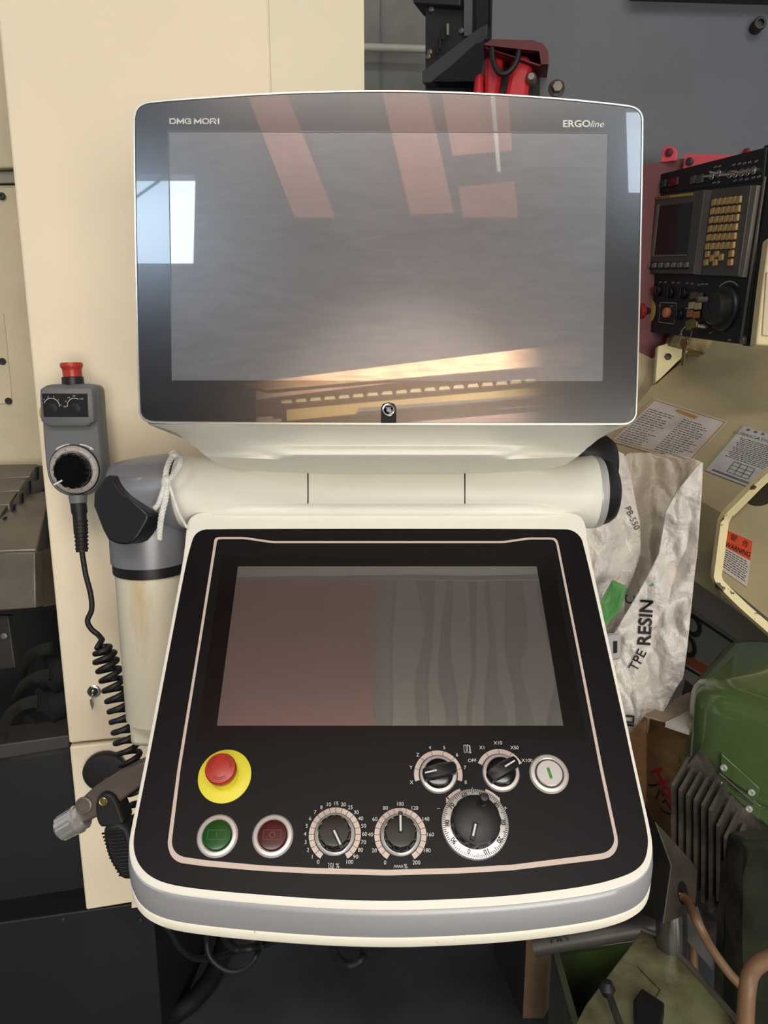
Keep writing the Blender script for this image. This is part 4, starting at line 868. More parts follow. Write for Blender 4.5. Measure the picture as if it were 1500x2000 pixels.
# toggles of the top strip
for i, (x, y) in enumerate(((1395, 344), (1408, 339), (1430, 341), (1441, 340), (1453, 338), (1465, 336), (1477, 333))):
    b = CU.at(x, y, .003); o = mk('toggle_switch', G().lathe(b.O, b.n, [(.0085, 0), (.0085, .003), (.006, .004), (.006, .007)], 16), chrome, cu)
    mk('lever', G().tube([b.w(0, 0, .006), b.w(-.012, .001+.004*(i % 3 == 1), .018)], .0028, 8), chrome, o)
for x, y, m_ in ((1301, 359, mat('dark_green_lens', '#1f3d33', .3)), (1316, 357, mat('dark_red_lens', '#5a1f24', .3)), (1324, 355, mat('dark_red_lens', '#5a1f24', .3)), (1358, 352, greyun), (1372, 350, greyun)):
    mk('lamp_button', G().box(CU.p(x, y, .005), CU.ex*.010, CU.ey*.009, CU.n*.004), m_, cu, bevel=.001)
g = G(); rnd = random.Random(3)
for x, y in ((1400, 326), (1408, 325), (1436, 322), (1447, 320), (1457, 319), (1467, 317), (1480, 315), (1438, 353), (1450, 351), (1461, 350), (1474, 347), (1485, 345), (1397, 357), (1406, 356)):
    u, v = CU.l(x, y)
    for j in range(3): bar2(g, CU, u+j*.004-.005, v, u+j*.004-.002, v, .0035, .0036)
u, v = CU.l(1298, 596)
for x, y in ((1272, 552), (1272, 560), (1290, 551), (1300, 551), (1315, 552), (1325, 552), (1342, 553), (1352, 554), (1365, 556), (1372, 555), (1380, 555), (1289, 597), (1312, 598), (1330, 605), (1342, 602), (1345, 606), (1264, 636), (1330, 653), (1388, 650), (1425, 664)):
    u, v = CU.l(x, y)
    for j in range(3): bar2(g, CU, u+j*.004-.005, v, u+j*.004-.002, v, .003, .0006)
for a, b_ in (((1287, 629), (1290, 591)), ((1290, 591), (1322, 592)), ((1322, 592), (1317, 633)), ((1317, 633), (1287, 629))): bar2(g, CU, *CU.l(*a), *CU.l(*b_), .0018, .0005)
b = CU.at(1418, 600); arc(g, b, -35, 40, .054, .057, .0006, 20)
mk('panel_print', g, mat('pale_print', '#a3a096', .5), cu, smooth=False)
for x, y in ((1288, 568), (1312, 572), (1337, 573), (1330, 614)):
    b = CU.at(x, y); o = mk('selector_knob', G().lathe(b.O, b.n, [(.0135, 0), (.0135, .007), (.012, .009)], 28), blk, cu)
    mk('grip_bar', G().box(b.w(0, 0, .011), b.ex*.004, b.ey*.012, b.n*.004), blkg, o, bevel=.001)
for i, (x, y) in enumerate(((1358, 578), (1370, 579), (1355, 597), (1367, 598), (1352, 613), (1364, 615))):
    p = CU.p(x, y, .005); mk('square_key', G().box(p, CU.ex*.011, CU.ey*.008, CU.n*.003), (mat('brown_keycap', '#5b4a33', .5), keys2, keyo)[i//2], cu, bevel=.001)
b = CU.at(1416, 602)
o = mk('hand_wheel', G().lathe(b.O, b.n, [(.050, 0), (.050, .006), (.047, .010), (.038, .011), (.036, .030), (.032, .034), (.0003, .035)], 56), mat('wheel_black', '#232322', .35), cu); tag(o, 'black hand wheel')
g = G()
for i in range(30): x0, y0 = pol(i*12, .041); x1, y1 = pol(i*12, .046); bar2(g, b, x0, y0, x1, y1, .001, .0112)
mk('wheel_scale', g, greyp, o, smooth=False)
mk('crank_knob', G().lathe(b.w(-.022, .020, .034), b.n, [(.007, 0), (.006, .008), (.008, .020), (.005, .023)], 20), greyun, o)
g = G(); bar2(g, b, -.02, .008, -.002, -.016, .003, .0358); mk('red_mark', g, mat('dull_red_print', '#5e2424', .5), o, smooth=False)
b = CU.at(1268, 608)
o = mk('emergency_stop', G().lathe(b.O, b.n, [(.031, 0), (.031, .002), (.018, .003)], 40), mat('aged_yellow', '#b8a050', .5), cu)
mk('stem', G().lathe(b.O, b.n, [(.014, .002), (.014, .016)], 24), blk, o); mk('mushroom_cap', G().lathe(b.O, b.n, [(.014, .014), (.020, .018), (.021, .026), (.016, .030), (.0003, .031)], 32), mat('aged_red', '#8e2a26', .4), o)
b = CU.at(1305, 611); mk('start_button', G().lathe(b.O, b.n, [(.013, 0), (.013, .008), (.010, .011), (.0003, .012)], 24), mat('salmon_button', '#c47a5c', .4), cu)
kyo = thing('key', 'bunch of worn brass keys in the switch below the black hand wheel', 'key', CU.p(1382, 634, .02))
b = CU.at(1384, 634)
mk('key_head', G().prism([b.w(x, y, .03) for x, y in ((-.040, .010), (-.014, .014), (.004, .006), (.004, -.006), (-.016, -.008), (-.036, -.012), (-.044, -.004))], b.n*.004), brass, kyo, bevel=.001)
mk('barrel', G().lathe(b.O, b.n, [(.010, 0), (.010, .010), (.006, .030)], 20), chrome, kyo)
mk('ring', G().torus(b.w(-.040, -.018, .03), b.ex, .014, .0016, 20, 6), steel, kyo)
mk('hanging_key', G().prism([b.w(x, y, .03) for x, y in ((-.052, -.03), (-.030, -.03), (-.024, -.042), (-.034, -.056), (-.036, -.095), (-.046, -.095), (-.046, -.056), (-.058, -.045))], b.n*.004), brass, kyo, bevel=.001)
b = CU.at(1455, 664, .001); mk('corner_screw', G().lathe(b.O, b.n, [(.009, 0), (.009, .005), (.005, .008)], 16), steel, cu)
b = CU.at(1284, 361, .001); mk('corner_screw', G().lathe(b.O-CU.ex*.006, b.n, [(.009, 0), (.009, .010), (.005, .012)], 16), chrome, cu)

# ------------------------------------------------------------------ beige lathe body on the right
lt = thing('lathe', 'oily beige lathe with sloping cover, chipped edge flange and plates', 'lathe', Vector((1.1, 1.9, 0)))
SL = plane3((1190, 862, 1.72), (1500, 955, 1.50), (1290, 748, 1.88))
def slp(name, P, m, h, th, **k): return mk(name, G().prism([SL.p(x, y, h) for x, y in P], -SL.n*th), m, lt, **k)
slp('sloping_cover', [(1130, 880), (1345, 965), (1420, 1008), (1500, 930), (1600, 860), (1700, 700), (1420, 560), (1345, 690), (1282, 748), (1272, 752), (1245, 785)], beige2, 0, .012, bevel=.004, smooth=False)
mk('upright_post', G().prism([pt(x, y, z) for x, y, z in ((1232, 800, 1.95), (1278, 758, 1.93), (1300, 640, 1.98), (1255, 640, 1.98))], FW*.03), beige2, lt, smooth=False)
gus = mk('gusset', G().prism([pt(x, y, z) for x, y, z in ((1280, 750, 1.90), (1344, 686, 1.90), (1385, 668, 1.9), (1330, 655, 1.9), (1312, 668, 1.9), (1285, 676, 1.9))], FW*.02), creamb, lt, bevel=.003)
mk('gusset_bolt', G().lathe(pt(1304, 697, 1.90), -FW, [(.009, 0), (.009, .005), (.005, .007)], 6), steeld, gus)
mk('under_box', G().prism([pt(x, y, 1.88) for x, y in ((1310, 672), (1378, 690), (1392, 665), (1318, 650))], FW*.05), mat('rusty_beige', '#9a8758', .6, var=.4, scale=30), lt)
mk('cream_door', G().prism([pt(x, y, 1.50) for x, y in ((1477, 673), (1600, 682), (1600, 430), (1503, 462), (1490, 560))], FW*.03), creamb, lt, bevel=.004)
mk('door_inset', G().prism([pt(x, y, 1.495) for x, y in ((1489, 655), (1600, 662), (1600, 540), (1498, 530))], FW*.02), beige, lt, bevel=.002)
# plates
def plate(P, m, h, label):
    o = mk('name_plate', G().prism([SL.p(x, y, h) for x, y in P], -SL.n*.002), m, lt, smooth=False); tag(o, label); return o
def bil(P, s, t): # P: TL TR BR BL
    a = [P[0][i]+(P[1][i]-P[0][i])*s for i in (0, 1)]; b_ = [P[3][i]+(P[2][i]-P[3][i])*s for i in (0, 1)]; return (a[0]+(b_[0]-a[0])*t, a[1]+(b_[1]-a[1])*t)
P1 = [(1278, 781), (1421, 826), (1347, 907), (1189, 863)]
o = plate(P1, paper, .004, 'wide printed plate with gold border')
g = G()
for (s0, t0), (s1, t1) in (((.02, .03), (.98, .03)), ((.98, .03), (.98, .97)), ((.98, .97), (.02, .97)), ((.02, .97), (.02, .03))): bar2(g, SL, *SL.l(*bil(P1, s0, t0)), *SL.l(*bil(P1, s1, t1)), .003, .0046)
bar2(g, SL, *SL.l(*bil(P1, .36, .09)), *SL.l(*bil(P1, .64, .12)), .012, .0048); mk('gold_border', g, goldp, o, smooth=False)
g = G(); rnd = random.Random(5)
for r in range(16):
    t = .22+r*.047
    for c in range(2):
        s = .06+c*.46
        while s < .06+c*.46+rnd.uniform(.22, .40):
            L_ = rnd.uniform(.02, .06); bar2(g, SL, *SL.l(*bil(P1, s, t)), *SL.l(*bil(P1, s+L_, t)), .0028, .0047); s += L_+.012
mk('printed_text', g, greyp, o, smooth=False)
P2 = [(1451, 835), (1560, 866), (1500, 968), (1377, 921)]
o = plate(P2, mat('grey_plate', '#a9a8a6', .45, var=.1, scale=20), .004, 'grey printed plate with small table')
g = G()
for s in (.12, .25, .38): addtext(g, SL, '■', *SL.l(*bil(P2, s, .05)), .010, math.radians(-18), .0047)
sl_ang = math.atan2(SL.l(*P2[1])[1]-SL.l(*P2[0])[1], SL.l(*P2[1])[0]-SL.l(*P2[0])[0])
addtext(g, SL, 'LUBRICATION DI', *SL.l(*bil(P2, .38, .15)), .015, sl_ang, .0047)
for r in range(13):
    t = .23+r*.033; s = .1+(r % 3)*.02
    while s < .8: L_ = rnd.uniform(.03, .08); bar2(g, SL, *SL.l(*bil(P2, s, t)), *SL.l(*bil(P2, s+L_, t)), .0026, .0047); s += L_+.014
for k in range(4): bar2(g, SL, *SL.l(*bil(P2, .28, .68+k*.07)), *SL.l(*bil(P2, .62, .68+k*.07)), .0018, .0047); bar2(g, SL, *SL.l(*bil(P2, .28+k*.113, .68)), *SL.l(*bil(P2, .28+k*.113, .89)), .0018, .0047)
bar2(g, SL, *SL.l(*bil(P2, .08, .95)), *SL.l(*bil(P2, .70, .95)), .006, .0047)
mk('printed_text', g, greyp, o, smooth=False)
# vertical body below the slope
TP = [SL.p(1100, 868), SL.p(1345, 965), SL.p(1424, 1010)]; dz = Vector((0, 0, -.17))
for a_, b_ in zip(TP[:-1], TP[1:]): mk('side_body', G().prism([a_+dz, b_+dz, b_, a_], (.03, .05, 0)), beige2, lt, smooth=False)
BF = vplane(1410, 1100, 1.335, 1500, 1100, 1.28)
mk('door_body', G().prism([BF.p(x, y) for x, y in ((1404, 1128), (1600, 1290), (1600, 880), (1500, 930), (1425, 1010))], -BF.n*.03), beige2, lt, smooth=False)
fl = catmull([BF.p(x, y, .012) for x, y in ((1600, 845), (1500, 928), (1462, 965), (1423, 1004))], 3)+catmull([BF.p(x, y, .012) for x, y in ((1417, 1016), (1411, 1060), (1403, 1122))], 3)+catmull([BF.p(x, y, .012) for x, y in ((1408, 1136), (1450, 1178), (1500, 1222), (1600, 1310))], 3)
mk('edge_flange', G().tube(fl, .0105, 4), cream3, lt, ang=20)
mk('hand_hole', G().prism([BF.p(x, y, .001) for x, y in chaikin([(1455, 978), (1500, 935), (1600, 880), (1600, 960), (1520, 975), (1490, 988), (1470, 988)], 1)], -BF.n*.002), mat('hole_shadow_brown', '#2c2418', .7), lt, smooth=False)
WL_ = [(1421, 1035), (1471, 1057), (1459, 1146), (1408, 1110)]
o = mk('warning_label', G().prism([BF.p(x, y, .0018) for x, y in WL_], -BF.n*.001), mat('label_white', '#c4bcb4', .5), lt, smooth=False); tag(o, 'orange and white warning sticker')
mk('label_header', G().prism([BF.p(*bil(WL_, s, t), .0022) for s, t in ((0, 0), (1, 0), (1, .42), (0, .42))], -BF.n*.0004), orng, o, smooth=False)
g = G(); la = math.atan2(BF.l(*WL_[1])[1]-BF.l(*WL_[0])[1], BF.l(*WL_[1])[0]-BF.l(*WL_[0])[0])
addtext(g, BF, 'WARNING', *BF.l(*bil(WL_, .5, .33)), .0135, la, .0026, bold=.0002, sx=.72); addtext(g, BF, '警', *BF.l(*bil(WL_, .28, .12)), .013, la, .0026); addtext(g, BF, '告', *BF.l(*bil(WL_, .74, .13)), .013, la, .0026)
for r in range(9):
    t = .48+r*.053; s = .08
    while s < .88: L_ = rnd.uniform(.05, .14); bar2(g, BF, *BF.l(*bil(WL_, s, t)), *BF.l(*bil(WL_, s+L_, t)), .0013, .0024); s += L_+.03
mk('printed_text', g, blackp, o, smooth=False)
# grey base cabinet
BS = vplane(1320, 1250, 1.66, 1500, 1250, 1.40)
bsd = thing('machine_cabinet', 'grey lathe base cabinet with orange stripe and dark lettering behind the bag', 'cabinet', Vector((1.2, 1.7, 0)))
mk('door', G().prism([BS.p(x, y) for x, y in ((1180, 1560), (1600, 1700), (1600, 1290), (1350, 1125), (1180, 1020))], -BS.n*.05), greyb, bsd, smooth=False)
mk('ledge', G().prism([BS.p(x, y, .02) for x, y in ((1340, 1170), (1600, 1350), (1600, 1290), (1356, 1122), (1340, 1118))], -BS.n*.03), greyb, bsd, bevel=.002)
mk('black_strip', G().prism([BS.p(x, y, .003) for x, y in ((1340, 1190), (1485, 1288), (1480, 1288), (1340, 1195))], -BS.n*.003), blk, bsd)  # thin black strip below the ledge
mk('orange_stripe', G().prism([BS.p(x, y, .002) for x, y in ((1330, 1290), (1400, 1330), (1400, 1312), (1330, 1272))], -BS.n*.002), orst, bsd, smooth=False)
mk('stripe', G().prism([BS.p(x, y, .002) for x, y in ((1330, 1300), (1372, 1324), (1372, 1321), (1330, 1295))], -BS.n*.002), blk, bsd, smooth=False)
g = G(); addtext(g, BS, 'OO', *BS.l(1350, 1242), .085, -PI/2-.18+PI, .003, sx=.8, bold=.0025); mk('lettering', g, blackp, bsd, smooth=False)
mk('arrow_mark', G().prism([BS.p(x, y, .002) for x, y in ((1333, 1355), (1340, 1328), (1360, 1345), (1362, 1355), (1336, 1362))], -BS.n*.002), mat('dark_grey_print', '#38362f', .5), bsd, smooth=False)
mk('knob_screw', G().lathe(BS.p(1489, 1258, .02), BS.n, [(.009, 0), (.009, .004), (.006, .008)], 16), chrome, bsd); mk('knob_screw', G().lathe(BS.p(1360, 1129, .02), BS.n, [(.006, 0), (.006, .004), (.003, .006)], 16), chrome, bsd)

# ------------------------------------------------------------------ white bag
bag = thing('woven_bag', 'big crumpled white resin bag standing open between console and lathe', 'bag', pt(1230, 1500, 1.36))
def crumple(px, py, amp=1, s=0):
    p = Vector((px/90., py/120., s)); a = noise.noise(p)*.030 + noise.noise(p*2.7+Vector((3, 1, 0)))*.014
    r = abs(noise.noise(Vector((px/60.+py/160., py/95.-px/120., s+7)))); r2 = abs(noise.noise(Vector((px/28., py/38., s+3))))
    return (a + (.5-r)*.022 + (.4-r2)*.009)*amp
def rowsheet(name, rows, zf, m, nx=60, ny=90, parent=bag, th=.004, amp=1, seed=0):
    ys = [r[0] for r in rows]; R = []
    for j in range(ny+1):
        y = ys[0]+(ys[-1]-ys[0])*j/ny; k = max(i for i in range(len(rows)) if rows[i][0] <= y+1e-6); k = min(k, len(rows)-2); q = (y-rows[k][0])/(rows[k+1][0]-rows[k][0])
        xl = rows[k][1]*(1-q)+rows[k+1][1]*q; xr = rows[k][2]*(1-q)+rows[k+1][2]*q
        R.append([pt(xl+(xr-xl)*i/nx, y, zf(xl+(xr-xl)*i/nx, y)+crumple(xl+(xr-xl)*i/nx, y, amp, seed)) for i in range(nx+1)])
    B = [[p+FW*th for p in r] for r in R]
    g = G(); n = nx+1
    for r in R+B: g.v += r
    o_ = n*(ny+1)
    for j in range(ny):
        for i in range(nx):
            a = j*n+i; g.f += [(a, a+1, a+n+1, a+n), (o_+a+1, o_+a, o_+a+n, o_+a+n+1)]
    for j in range(ny):
        for i in (0, nx): a = j*n+i; g.f.append((a, a+n, o_+a+n, o_+a))
    for i in range(nx):
        for j in (0, ny): a = j*n+i; g.f.append((a, a+1, o_+a+1, o_+a))
    return mk(name, g, m, parent, ang=180)
zb_ = lambda x, y: 1.52
rowsheet('inner_face', [(884, 1228, 1300), (900, 1210, 1372), (1000, 1200, 1366), (1150, 1190, 1340), (1260, 1190, 1250)], lambda x, y: 1.435+max(0, .03-abs(x-1270)*.0003)*1.5, bagin, 50, 60, seed=2)
rowsheet('side_face', [(876, 1186, 1196), (886, 1172, 1218), (905, 1160, 1228), (960, 1150, 1238), (1020, 1140, 1250), (1080, 1130, 1252), (1140, 1140, 1232), (1160, 1160, 1220), (1500, 1160, 1222)], lambda x, y: 1.405+(x-1190)*.0004, bagm, 50, 120, seed=5)
zfront = lambda x, y: 1.372-(x-1250)*.0003-.02*math.sin(max(0, min(1, (y-1200)/260))*PI)
FR = [(904, 1368, 1373), (960, 1322, 1371), (1000, 1300, 1368), (1080, 1288, 1362), (1120, 1268, 1357), (1160, 1246, 1353), (1200, 1222, 1349), (1250, 1192, 1344), (1300, 1190, 1338), (1325, 1200, 1334), (1345, 1205, 1320), (1400, 1210, 1292), (1450, 1215, 1270), (1520, 1215, 1262)]
rowsheet('front_face', FR, zfront, bagm, 70, 150, seed=9)
def fmap(px, py): return pt(px, py, zfront(px, py)+crumple(px, py, 1, 9)-.0035)
def bagtext(s, x, y, size, rot, m, mapf, **kw):
    g = G(); addtext(g, None, s, x, y, size, rot, mapf=lambda a, b_: mapf(a, b_), **kw); return g
# text laid out along the bag surface
def T(s, x, y, size, rot, m, mapf, label=None, **kw):
    vs, fs = text2d(s, size, **kw); c, q = math.cos(rot), math.sin(rot); g = G()
    g.add([mapf(x+a*c-b_*q, y-(a*q+b_*c)) for a, b_ in vs], fs); return mk('printed_lettering', g, m, bag, smooth=False)
bp = mat('bag_ink', '#1a1a1c', .5)
T('RESIN', 1262, 1216, 36, math.radians(86), bp, fmap, bold=.8, sx=.98)
T('TPE', 1246, 1290, 27, math.radians(62), bp, fmap, bold=.3)
T('ILI', 1231, 1408, 24, math.radians(85), bp, fmap, bold=.6)
def smap(px, py): return pt(px, py, 1.405+(px-1190)*.0004+crumple(px, py, 1, 5)-.003)
T('C', 1231, 1171, 27, math.radians(80), bp, smap, bold=.3)
T('PB-550', 1235, 1012, 17, math.radians(-66), greyp, smap)
for P, nm in (([(1196, 1132), (1226, 1146), (1210, 1195), (1182, 1222), (1170, 1180)], 'green_patch'), ([(1266, 1145), (1275, 1137), (1278, 1143), (1272, 1146)], 'green_patch')):
    c = (sum(p[0] for p in P)/len(P), sum(p[1] for p in P)/len(P)); n_ = 8; g = G(); rr_ = []
    for k in range(n_+1): rr_.append([pt(c[0]+(x-c[0])*max(k/n_, .01), c[1]+(y-c[1])*max(k/n_, .01), 1.350+(.0 if nm else 0) + crumple(c[0]+(x-c[0])*k/n_, c[1]+(y-c[1])*k/n_, .3, 9)) for x, y in P])
    g.stack(rr_, False, False); mk(nm, g, baggr, bag, smooth=False)
g = G()
for i in range(9): y = 1100+i*9; g.box(pt(1247, y, 1.39), RT*.0012, UP*.0028, FW*.0004)
mk('stitching', g, greyp, bag, smooth=False, kind='stuff')

# ------------------------------------------------------------------ cardboard box
cb = thing('cardboard_box', 'brown cardboard box with red and black marker writing under the bag', 'box', pt(1290, 1650, 1.3))
CB = vplane(1255, 1450, 1.26, 1400, 1520, 1.10)
mk('box_side', G().prism([CB.p(x, y) for x, y in ((1200, 1760), (1420, 1840), (1420, 1465), (1258, 1396))], -CB.n*.006), cardb, cb, smooth=False)
mk('box_side', G().prism([pt(x, y, z) for x, y, z in ((1262, 1394, 1.33), (1195, 1480, 1.40), (1180, 1740, 1.40), (1262, 1780, 1.33))], (.004, .006, 0)), cardb, cb, smooth=False)
mk('box_flap', G().prism([pt(x, y, z) for x, y, z in ((1258, 1396, 1.32), (1300, 1408, 1.30), (1385, 1368, 1.42), (1345, 1352, 1.45))], (0, 0, -.004)), cardin, cb, smooth=False)
mk('packing_film', G().prism([pt(x, y, z) for x, y, z in ((1300, 1410, 1.29), (1420, 1450, 1.2), (1420, 1370, 1.36), (1375, 1372, 1.38))], (0, 0, -.01)), mat('white_film', '#c9c4c0', .35, bump=.4, bscale=25), cb)
g = G(); addtext(g, CB, 'Hou', *CB.l(1300, 1538), .046, math.radians(-38), .001, bold=.001, shear=.2); mk('red_lettering', g, redink, cb, smooth=False)
g = G(); addtext(g, CB, 'パワー', *CB.l(1300, 1580), .036, math.radians(-38), .001); mk('marker_lettering', g, blackp, cb, smooth=False)

# ------------------------------------------------------------------ green machine head, ribbed motor
gm = thing('green_machine', 'glossy green domed machine cover above a sooty ribbed motor', 'machine', Vector((.75, 1.05, 0)))
cx0, cy0 = .752, 1.135; yaw = math.radians(-38)
def rrr(hw, hd, r, z, k=10):
    c, s = math.cos(yaw), math.sin(yaw); return [Vector((cx0+x*c-y*s, cy0+x*s+y*c, z)) for x, y in rrect(hw, hd, min(r, hw*.98, hd*.98), k)]
zt_ = .965; W_, D_ = .20, .165
prof = [(.0, -.200), (.0, -.19), (.0, -.09), (.0, -.036), (-.004, -.020), (-.013, -.008), (-.028, 0), (-.06, .007), (-.11, .012)]
mk('cover', G().stack([rrr(W_+d, D_+d, max(.02, .075+d), zt_+h) for d, h in prof]), olive, gm, ang=60)
mk('cover_rim', G().stack([rrr(W_+d, D_+d, .075+d, zt_+h) for d, h in ((.002, -.202), (.003, -.160), (.008, -.157), (.009, -.154), (.008, -.150), (.001, -.146))]), olive, gm)
# motor body and fins
MB = Pl(pt(1345, 1640, 1.19), (.788, -.616, 0), (0, 0, 1))
mk('motor_body', G().prism([MB.p(x, y, -.02) for x, y in ((1300, 1780), (1600, 2000), (1600, 1740), (1500, 1660), (1405, 1576), (1375, 1522), (1345, 1494), (1318, 1522))], -MB.n*.12), motorm, gm, smooth=False)
for i in range(14):
    x = 1318+i*14.5; y0 = 1522+i*9.5 if i < 6 else 1600+(i-6)*22; y1 = 1672+i*19 if i < 6 else 1745+(i-6)*26
    mk('fin', G().prism([MB.p(x, y0+14, .012), MB.p(x+2.5, y0+14, .012), MB.p(x+20, y0-16, .0), MB.p(x+17, y0-16, .0)]+[], (0, 0, -.0)) if 0 else G().add([MB.p(x, y0, .020), MB.p(x+6, y0+3, .020), MB.p(x+6, y1+3, .020), MB.p(x, y1, .020), MB.p(x+14, y0-30, -.03), MB.p(x+20, y0-27, -.03), MB.p(x+20, y1, -.03), MB.p(x+14, y1-2, -.03)], [(0, 1, 2, 3), (5, 4, 7, 6), (4, 0, 3, 7), (1, 5, 6, 2), (4, 5, 1, 0), (3, 2, 6, 7)]), motorm, gm, smooth=False)
# hinge plates with rivets on the cover
HPc = Vector((cx0, cy0, 0)) + Vector((-.616, -.788, 0))*(D_+.003); HP = Pl(HPc, (.788, -.616, 0), (0, 0, 1))
for P, nm in (([(1400, 1520), (1483, 1600), (1487, 1572), (1404, 1508)], 'hinge_leaf'), ([(1408, 1506), (1480, 1560), (1484, 1537), (1410, 1470)], 'hinge_leaf')):
    mk(nm, G().prism([HP.p(x, y, .004) for x, y in P], -HP.n*.004), olive, gm, bevel=.001)
mk('hinge_pin', G().tube([HP.p(1406, 1507, .007), HP.p(1474, 1566, .007)], .0025, 10), chrome, gm)
for x, y in ((1415, 1497), (1410, 1530), (1469, 1545), (1464, 1577)):
    b = HP.at(x, y, .004); o = mk('rivet', G().lathe(b.O, b.n, [(.0055, 0), (.0055, .0022), (.0045, .0036), (.0024, .0036), (.0020, .002)], 20), alub, gm)
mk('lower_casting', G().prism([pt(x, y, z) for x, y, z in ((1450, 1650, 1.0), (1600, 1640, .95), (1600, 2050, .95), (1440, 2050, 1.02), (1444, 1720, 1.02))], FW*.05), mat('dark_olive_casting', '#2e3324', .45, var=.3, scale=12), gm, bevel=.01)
mk('casting_side', G().prism([pt(x, y, z) for x, y, z in ((1420, 1700, 1.05), (1452, 1652, 1.0), (1446, 2050, 1.02), (1400, 2050, 1.1))], FW*.02), motorm, gm)  # side slab in the motor colour
# grey junction bracket with hole
jb = thing('junction_box', 'bent dull metal bracket with a wiring hole by the console corner', 'bracket', pt(1300, 1780, 1.0))
mk('side_leaf', G().prism([pt(x, y, z) for x, y, z in ((1255, 1560, 1.10), (1278, 1602, 1.04), (1310, 1690, 1.0), (1308, 1700, 1.0), (1292, 1802, 1.0), (1240, 1780, 1.08))], FW*.006), steeld, jb, bevel=.001)
LF = plane3((1296, 1805, 1.0), (1358, 1780, 1.07), (1285, 1610, 1.05))
mk('front_leaf', G().prism([LF.p(x, y) for x, y in ((1280, 1604), (1350, 1680), (1362, 1700), (1358, 1780), (1296, 1805), (1312, 1690))], -LF.n*.003), mat('dirty_grey_bracket', '#524a42', .45, metal=.3, var=.25, scale=10), jb, bevel=.001)
mk('hole', G().lathe(LF.p(1333, 1744), LF.n, [(.0155, .0005), (.0155, .0009), (.0003, .0009)], 28), void, jb)
LFz = (LF.p(1330, 1745)-CAM).dot(FW)
for i, (c_, dx) in enumerate((('#a03028', -8), ('#c8b8a8', -3), ('#a03028', 0))): mk('wire', G().tube([pt(1330+dx, 1742+i*3, LFz-.003), pt(1342+dx, 1752+i*2, LFz-.008)], .0018, 6), mat('wire%s' % c_[1:3], c_, .5), jb)
mk('lower_bracket', G().prism([pt(x, y, 1.06) for x, y in ((1322, 1790), (1362, 1770), (1395, 1860), (1392, 1895), (1335, 1830))], FW*.01), steeld, jb)
cable([(1334, 1752, LFz-.006), (1344, 1762, LFz-.02), (1362, 1800, .98), (1388, 1850, .98), (1420, 1895, .98), (1452, 1930, .98)], .0062, 'brown cable leading out of the hole in the metal bracket', brownc)
cable([(1455, 2060, .90), (1456, 1990, .90), (1460, 1930, .90), (1470, 1895, .91), (1500, 1872, .92), (1540, 1860, .93)], .0105, 'thick brown cable arching up before the dark green casting', brownc)
cable([(1354, 1830, 1.10), (1355, 1870, 1.10), (1356, 1910, 1.10)], .0065, 'short brown pipe standing behind the arched cables', brownc, 'pipe')
bpy.data.objects['pipe']['category'] = 'pipe'
cy = mk('steel_cylinder', G().lathe(pt(1312, 1842, 1.07), (0, .25, 1), [(.020, -.045), (.022, -.04), (.022, .05), (.020, .052)], 40), mat('polished_steel', '#8f8f8f', .2, metal=.9), None); tag(cy, 'short polished steel cylinder below the metal bracket', 'cylinder')
# greenish plate with lever
pl = thing('metal_plate', 'large stained grey-green metal plate leaning in the tray with black lever', 'plate', pt(1280, 1980, .95))
PLP = plane3((1150, 2000, .93), (1430, 2000, .93), (1270, 1820, 1.10))
mk('sheet', G().prism([PLP.p(x, y) for x, y in ((1060, 2120), (1143, 1962), (1252, 1818), (1290, 1832), (1345, 1885), (1436, 1990), (1500, 2120))], -PLP.n*.006), plateg, pl, bevel=.002)
mk('edge_lip', G().tube([PLP.p(x, y, .002) for x, y in ((1252, 1816), (1290, 1832), (1345, 1886), (1436, 1992), (1490, 2100))], .004, 8), steel, pl)
b = PLP.at(1184, 1972, .03); mk('lever_ball', G().lathe(b.O, UP, [(.001, -.0105), (.006, -.009), (.0105, 0), (.006, .009), (.001, .0105)], 24), rub, pl); mk('lever_rod', G().tube([b.O, PLP.p(1215, 2030, .01)], .0045, 12), steeld, pl)
mk('switch_block', G().prism([PLP.p(x, y, .02) for x, y in ((1236, 1978), (1252, 1955), (1297, 1985), (1290, 2040), (1240, 2030))], -PLP.n*.02), rub, pl, bevel=.003)
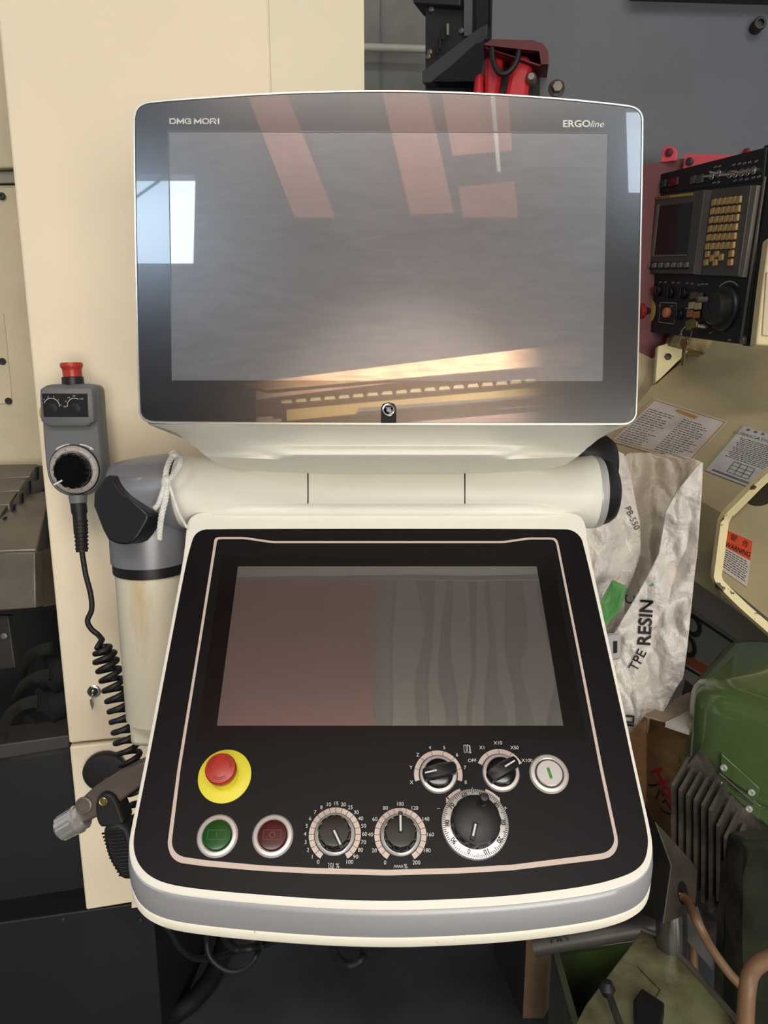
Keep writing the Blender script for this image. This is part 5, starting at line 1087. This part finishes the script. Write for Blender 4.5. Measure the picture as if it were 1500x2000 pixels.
for a, b_ in (((1245, 1889), (1289, 1934)), ((1289, 1934), (1272, 1962))):
    g = G(); bar2(g, PLP, *PLP.l(*a), *PLP.l(*b_), .0012, .0006); mk('scribed_line', g, steeld, pl, smooth=False)
# algae tray
tr_ = thing('drip_tray', 'green slimed drip tray with grey rim beneath the console corner', 'tray', pt(1150, 1900, 1.15))
TZ = onZ(1090, 1860, .30); tq = [onZ(x, y, .33) for x, y in ((1078, 1850), (1270, 1822), (1330, 2100), (1145, 2100))]
inn = [onZ(x, y, .33) for x, y in ((1092, 1858), (1262, 1834), (1310, 2090), (1158, 2090))]
mk('rim', G().frame(tq, inn, (0, 0, -.012)), trayr, tr_, bevel=.002, smooth=False)
mk('tray_walls', G().stack([[p+Vector((0, 0, -.002)) for p in inn], [p+Vector((0, 0, -.18)) for p in inn]], False, True), trayg, tr_, smooth=False)
mk('outer_wall', G().stack([[p+Vector((0, 0, -.012)) for p in tq], [p*1+Vector((0, 0, -.33)) for p in tq]], False, False), trayr, tr_, smooth=False)
# grey low bar with ring mark, tan post
bd = thing('low_cabinet', 'dark low cabinet with tan front edge standing on the floor', 'cabinet', onZ(1050, 1990, 0))
A0 = onZ(1020, 1990, 0); A1 = onZ(1062, 1990, 0)
zt2 = .38
mk('tan_edge', G().prism([A0, A1, A1+Vector((0, 0, zt2)), A0+Vector((0, 0, zt2))], (.02, .03, 0)), tanp, bd, bevel=.002)
Lf = onZ(965, 1860, 0)
mk('side_panel', G().prism([Lf, A0-Vector((.001, 0, 0)), A0+Vector((-.001, 0, zt2)), Lf+Vector((0, 0, zt2))], (.02, .01, 0)), mat('cabinet_dark_grey', '#34322e', .5, var=.1), bd, smooth=False)
tl = mk('steel_rail', G().tube([pt(1040, 1845, 1.22), pt(1300, 1800, 1.20)], .018, 16), mat('marked_rail', '#4a4640', .45, metal=.3, var=.2)); tag(tl, 'dark steel rail with handwritten circled B under the console edge', 'rail')
rf = Pl(pt(1093, 1837, 1.198), (1, 0, .12), (0, -.4, 1)); g = G(); addtext(g, rf, 'B', 0, 0, .018); g2 = G(); arc(g, rf, 0, 360, .013, .0145, .0005, 24)
mk('pen_mark', g, blackp, tl, smooth=False)
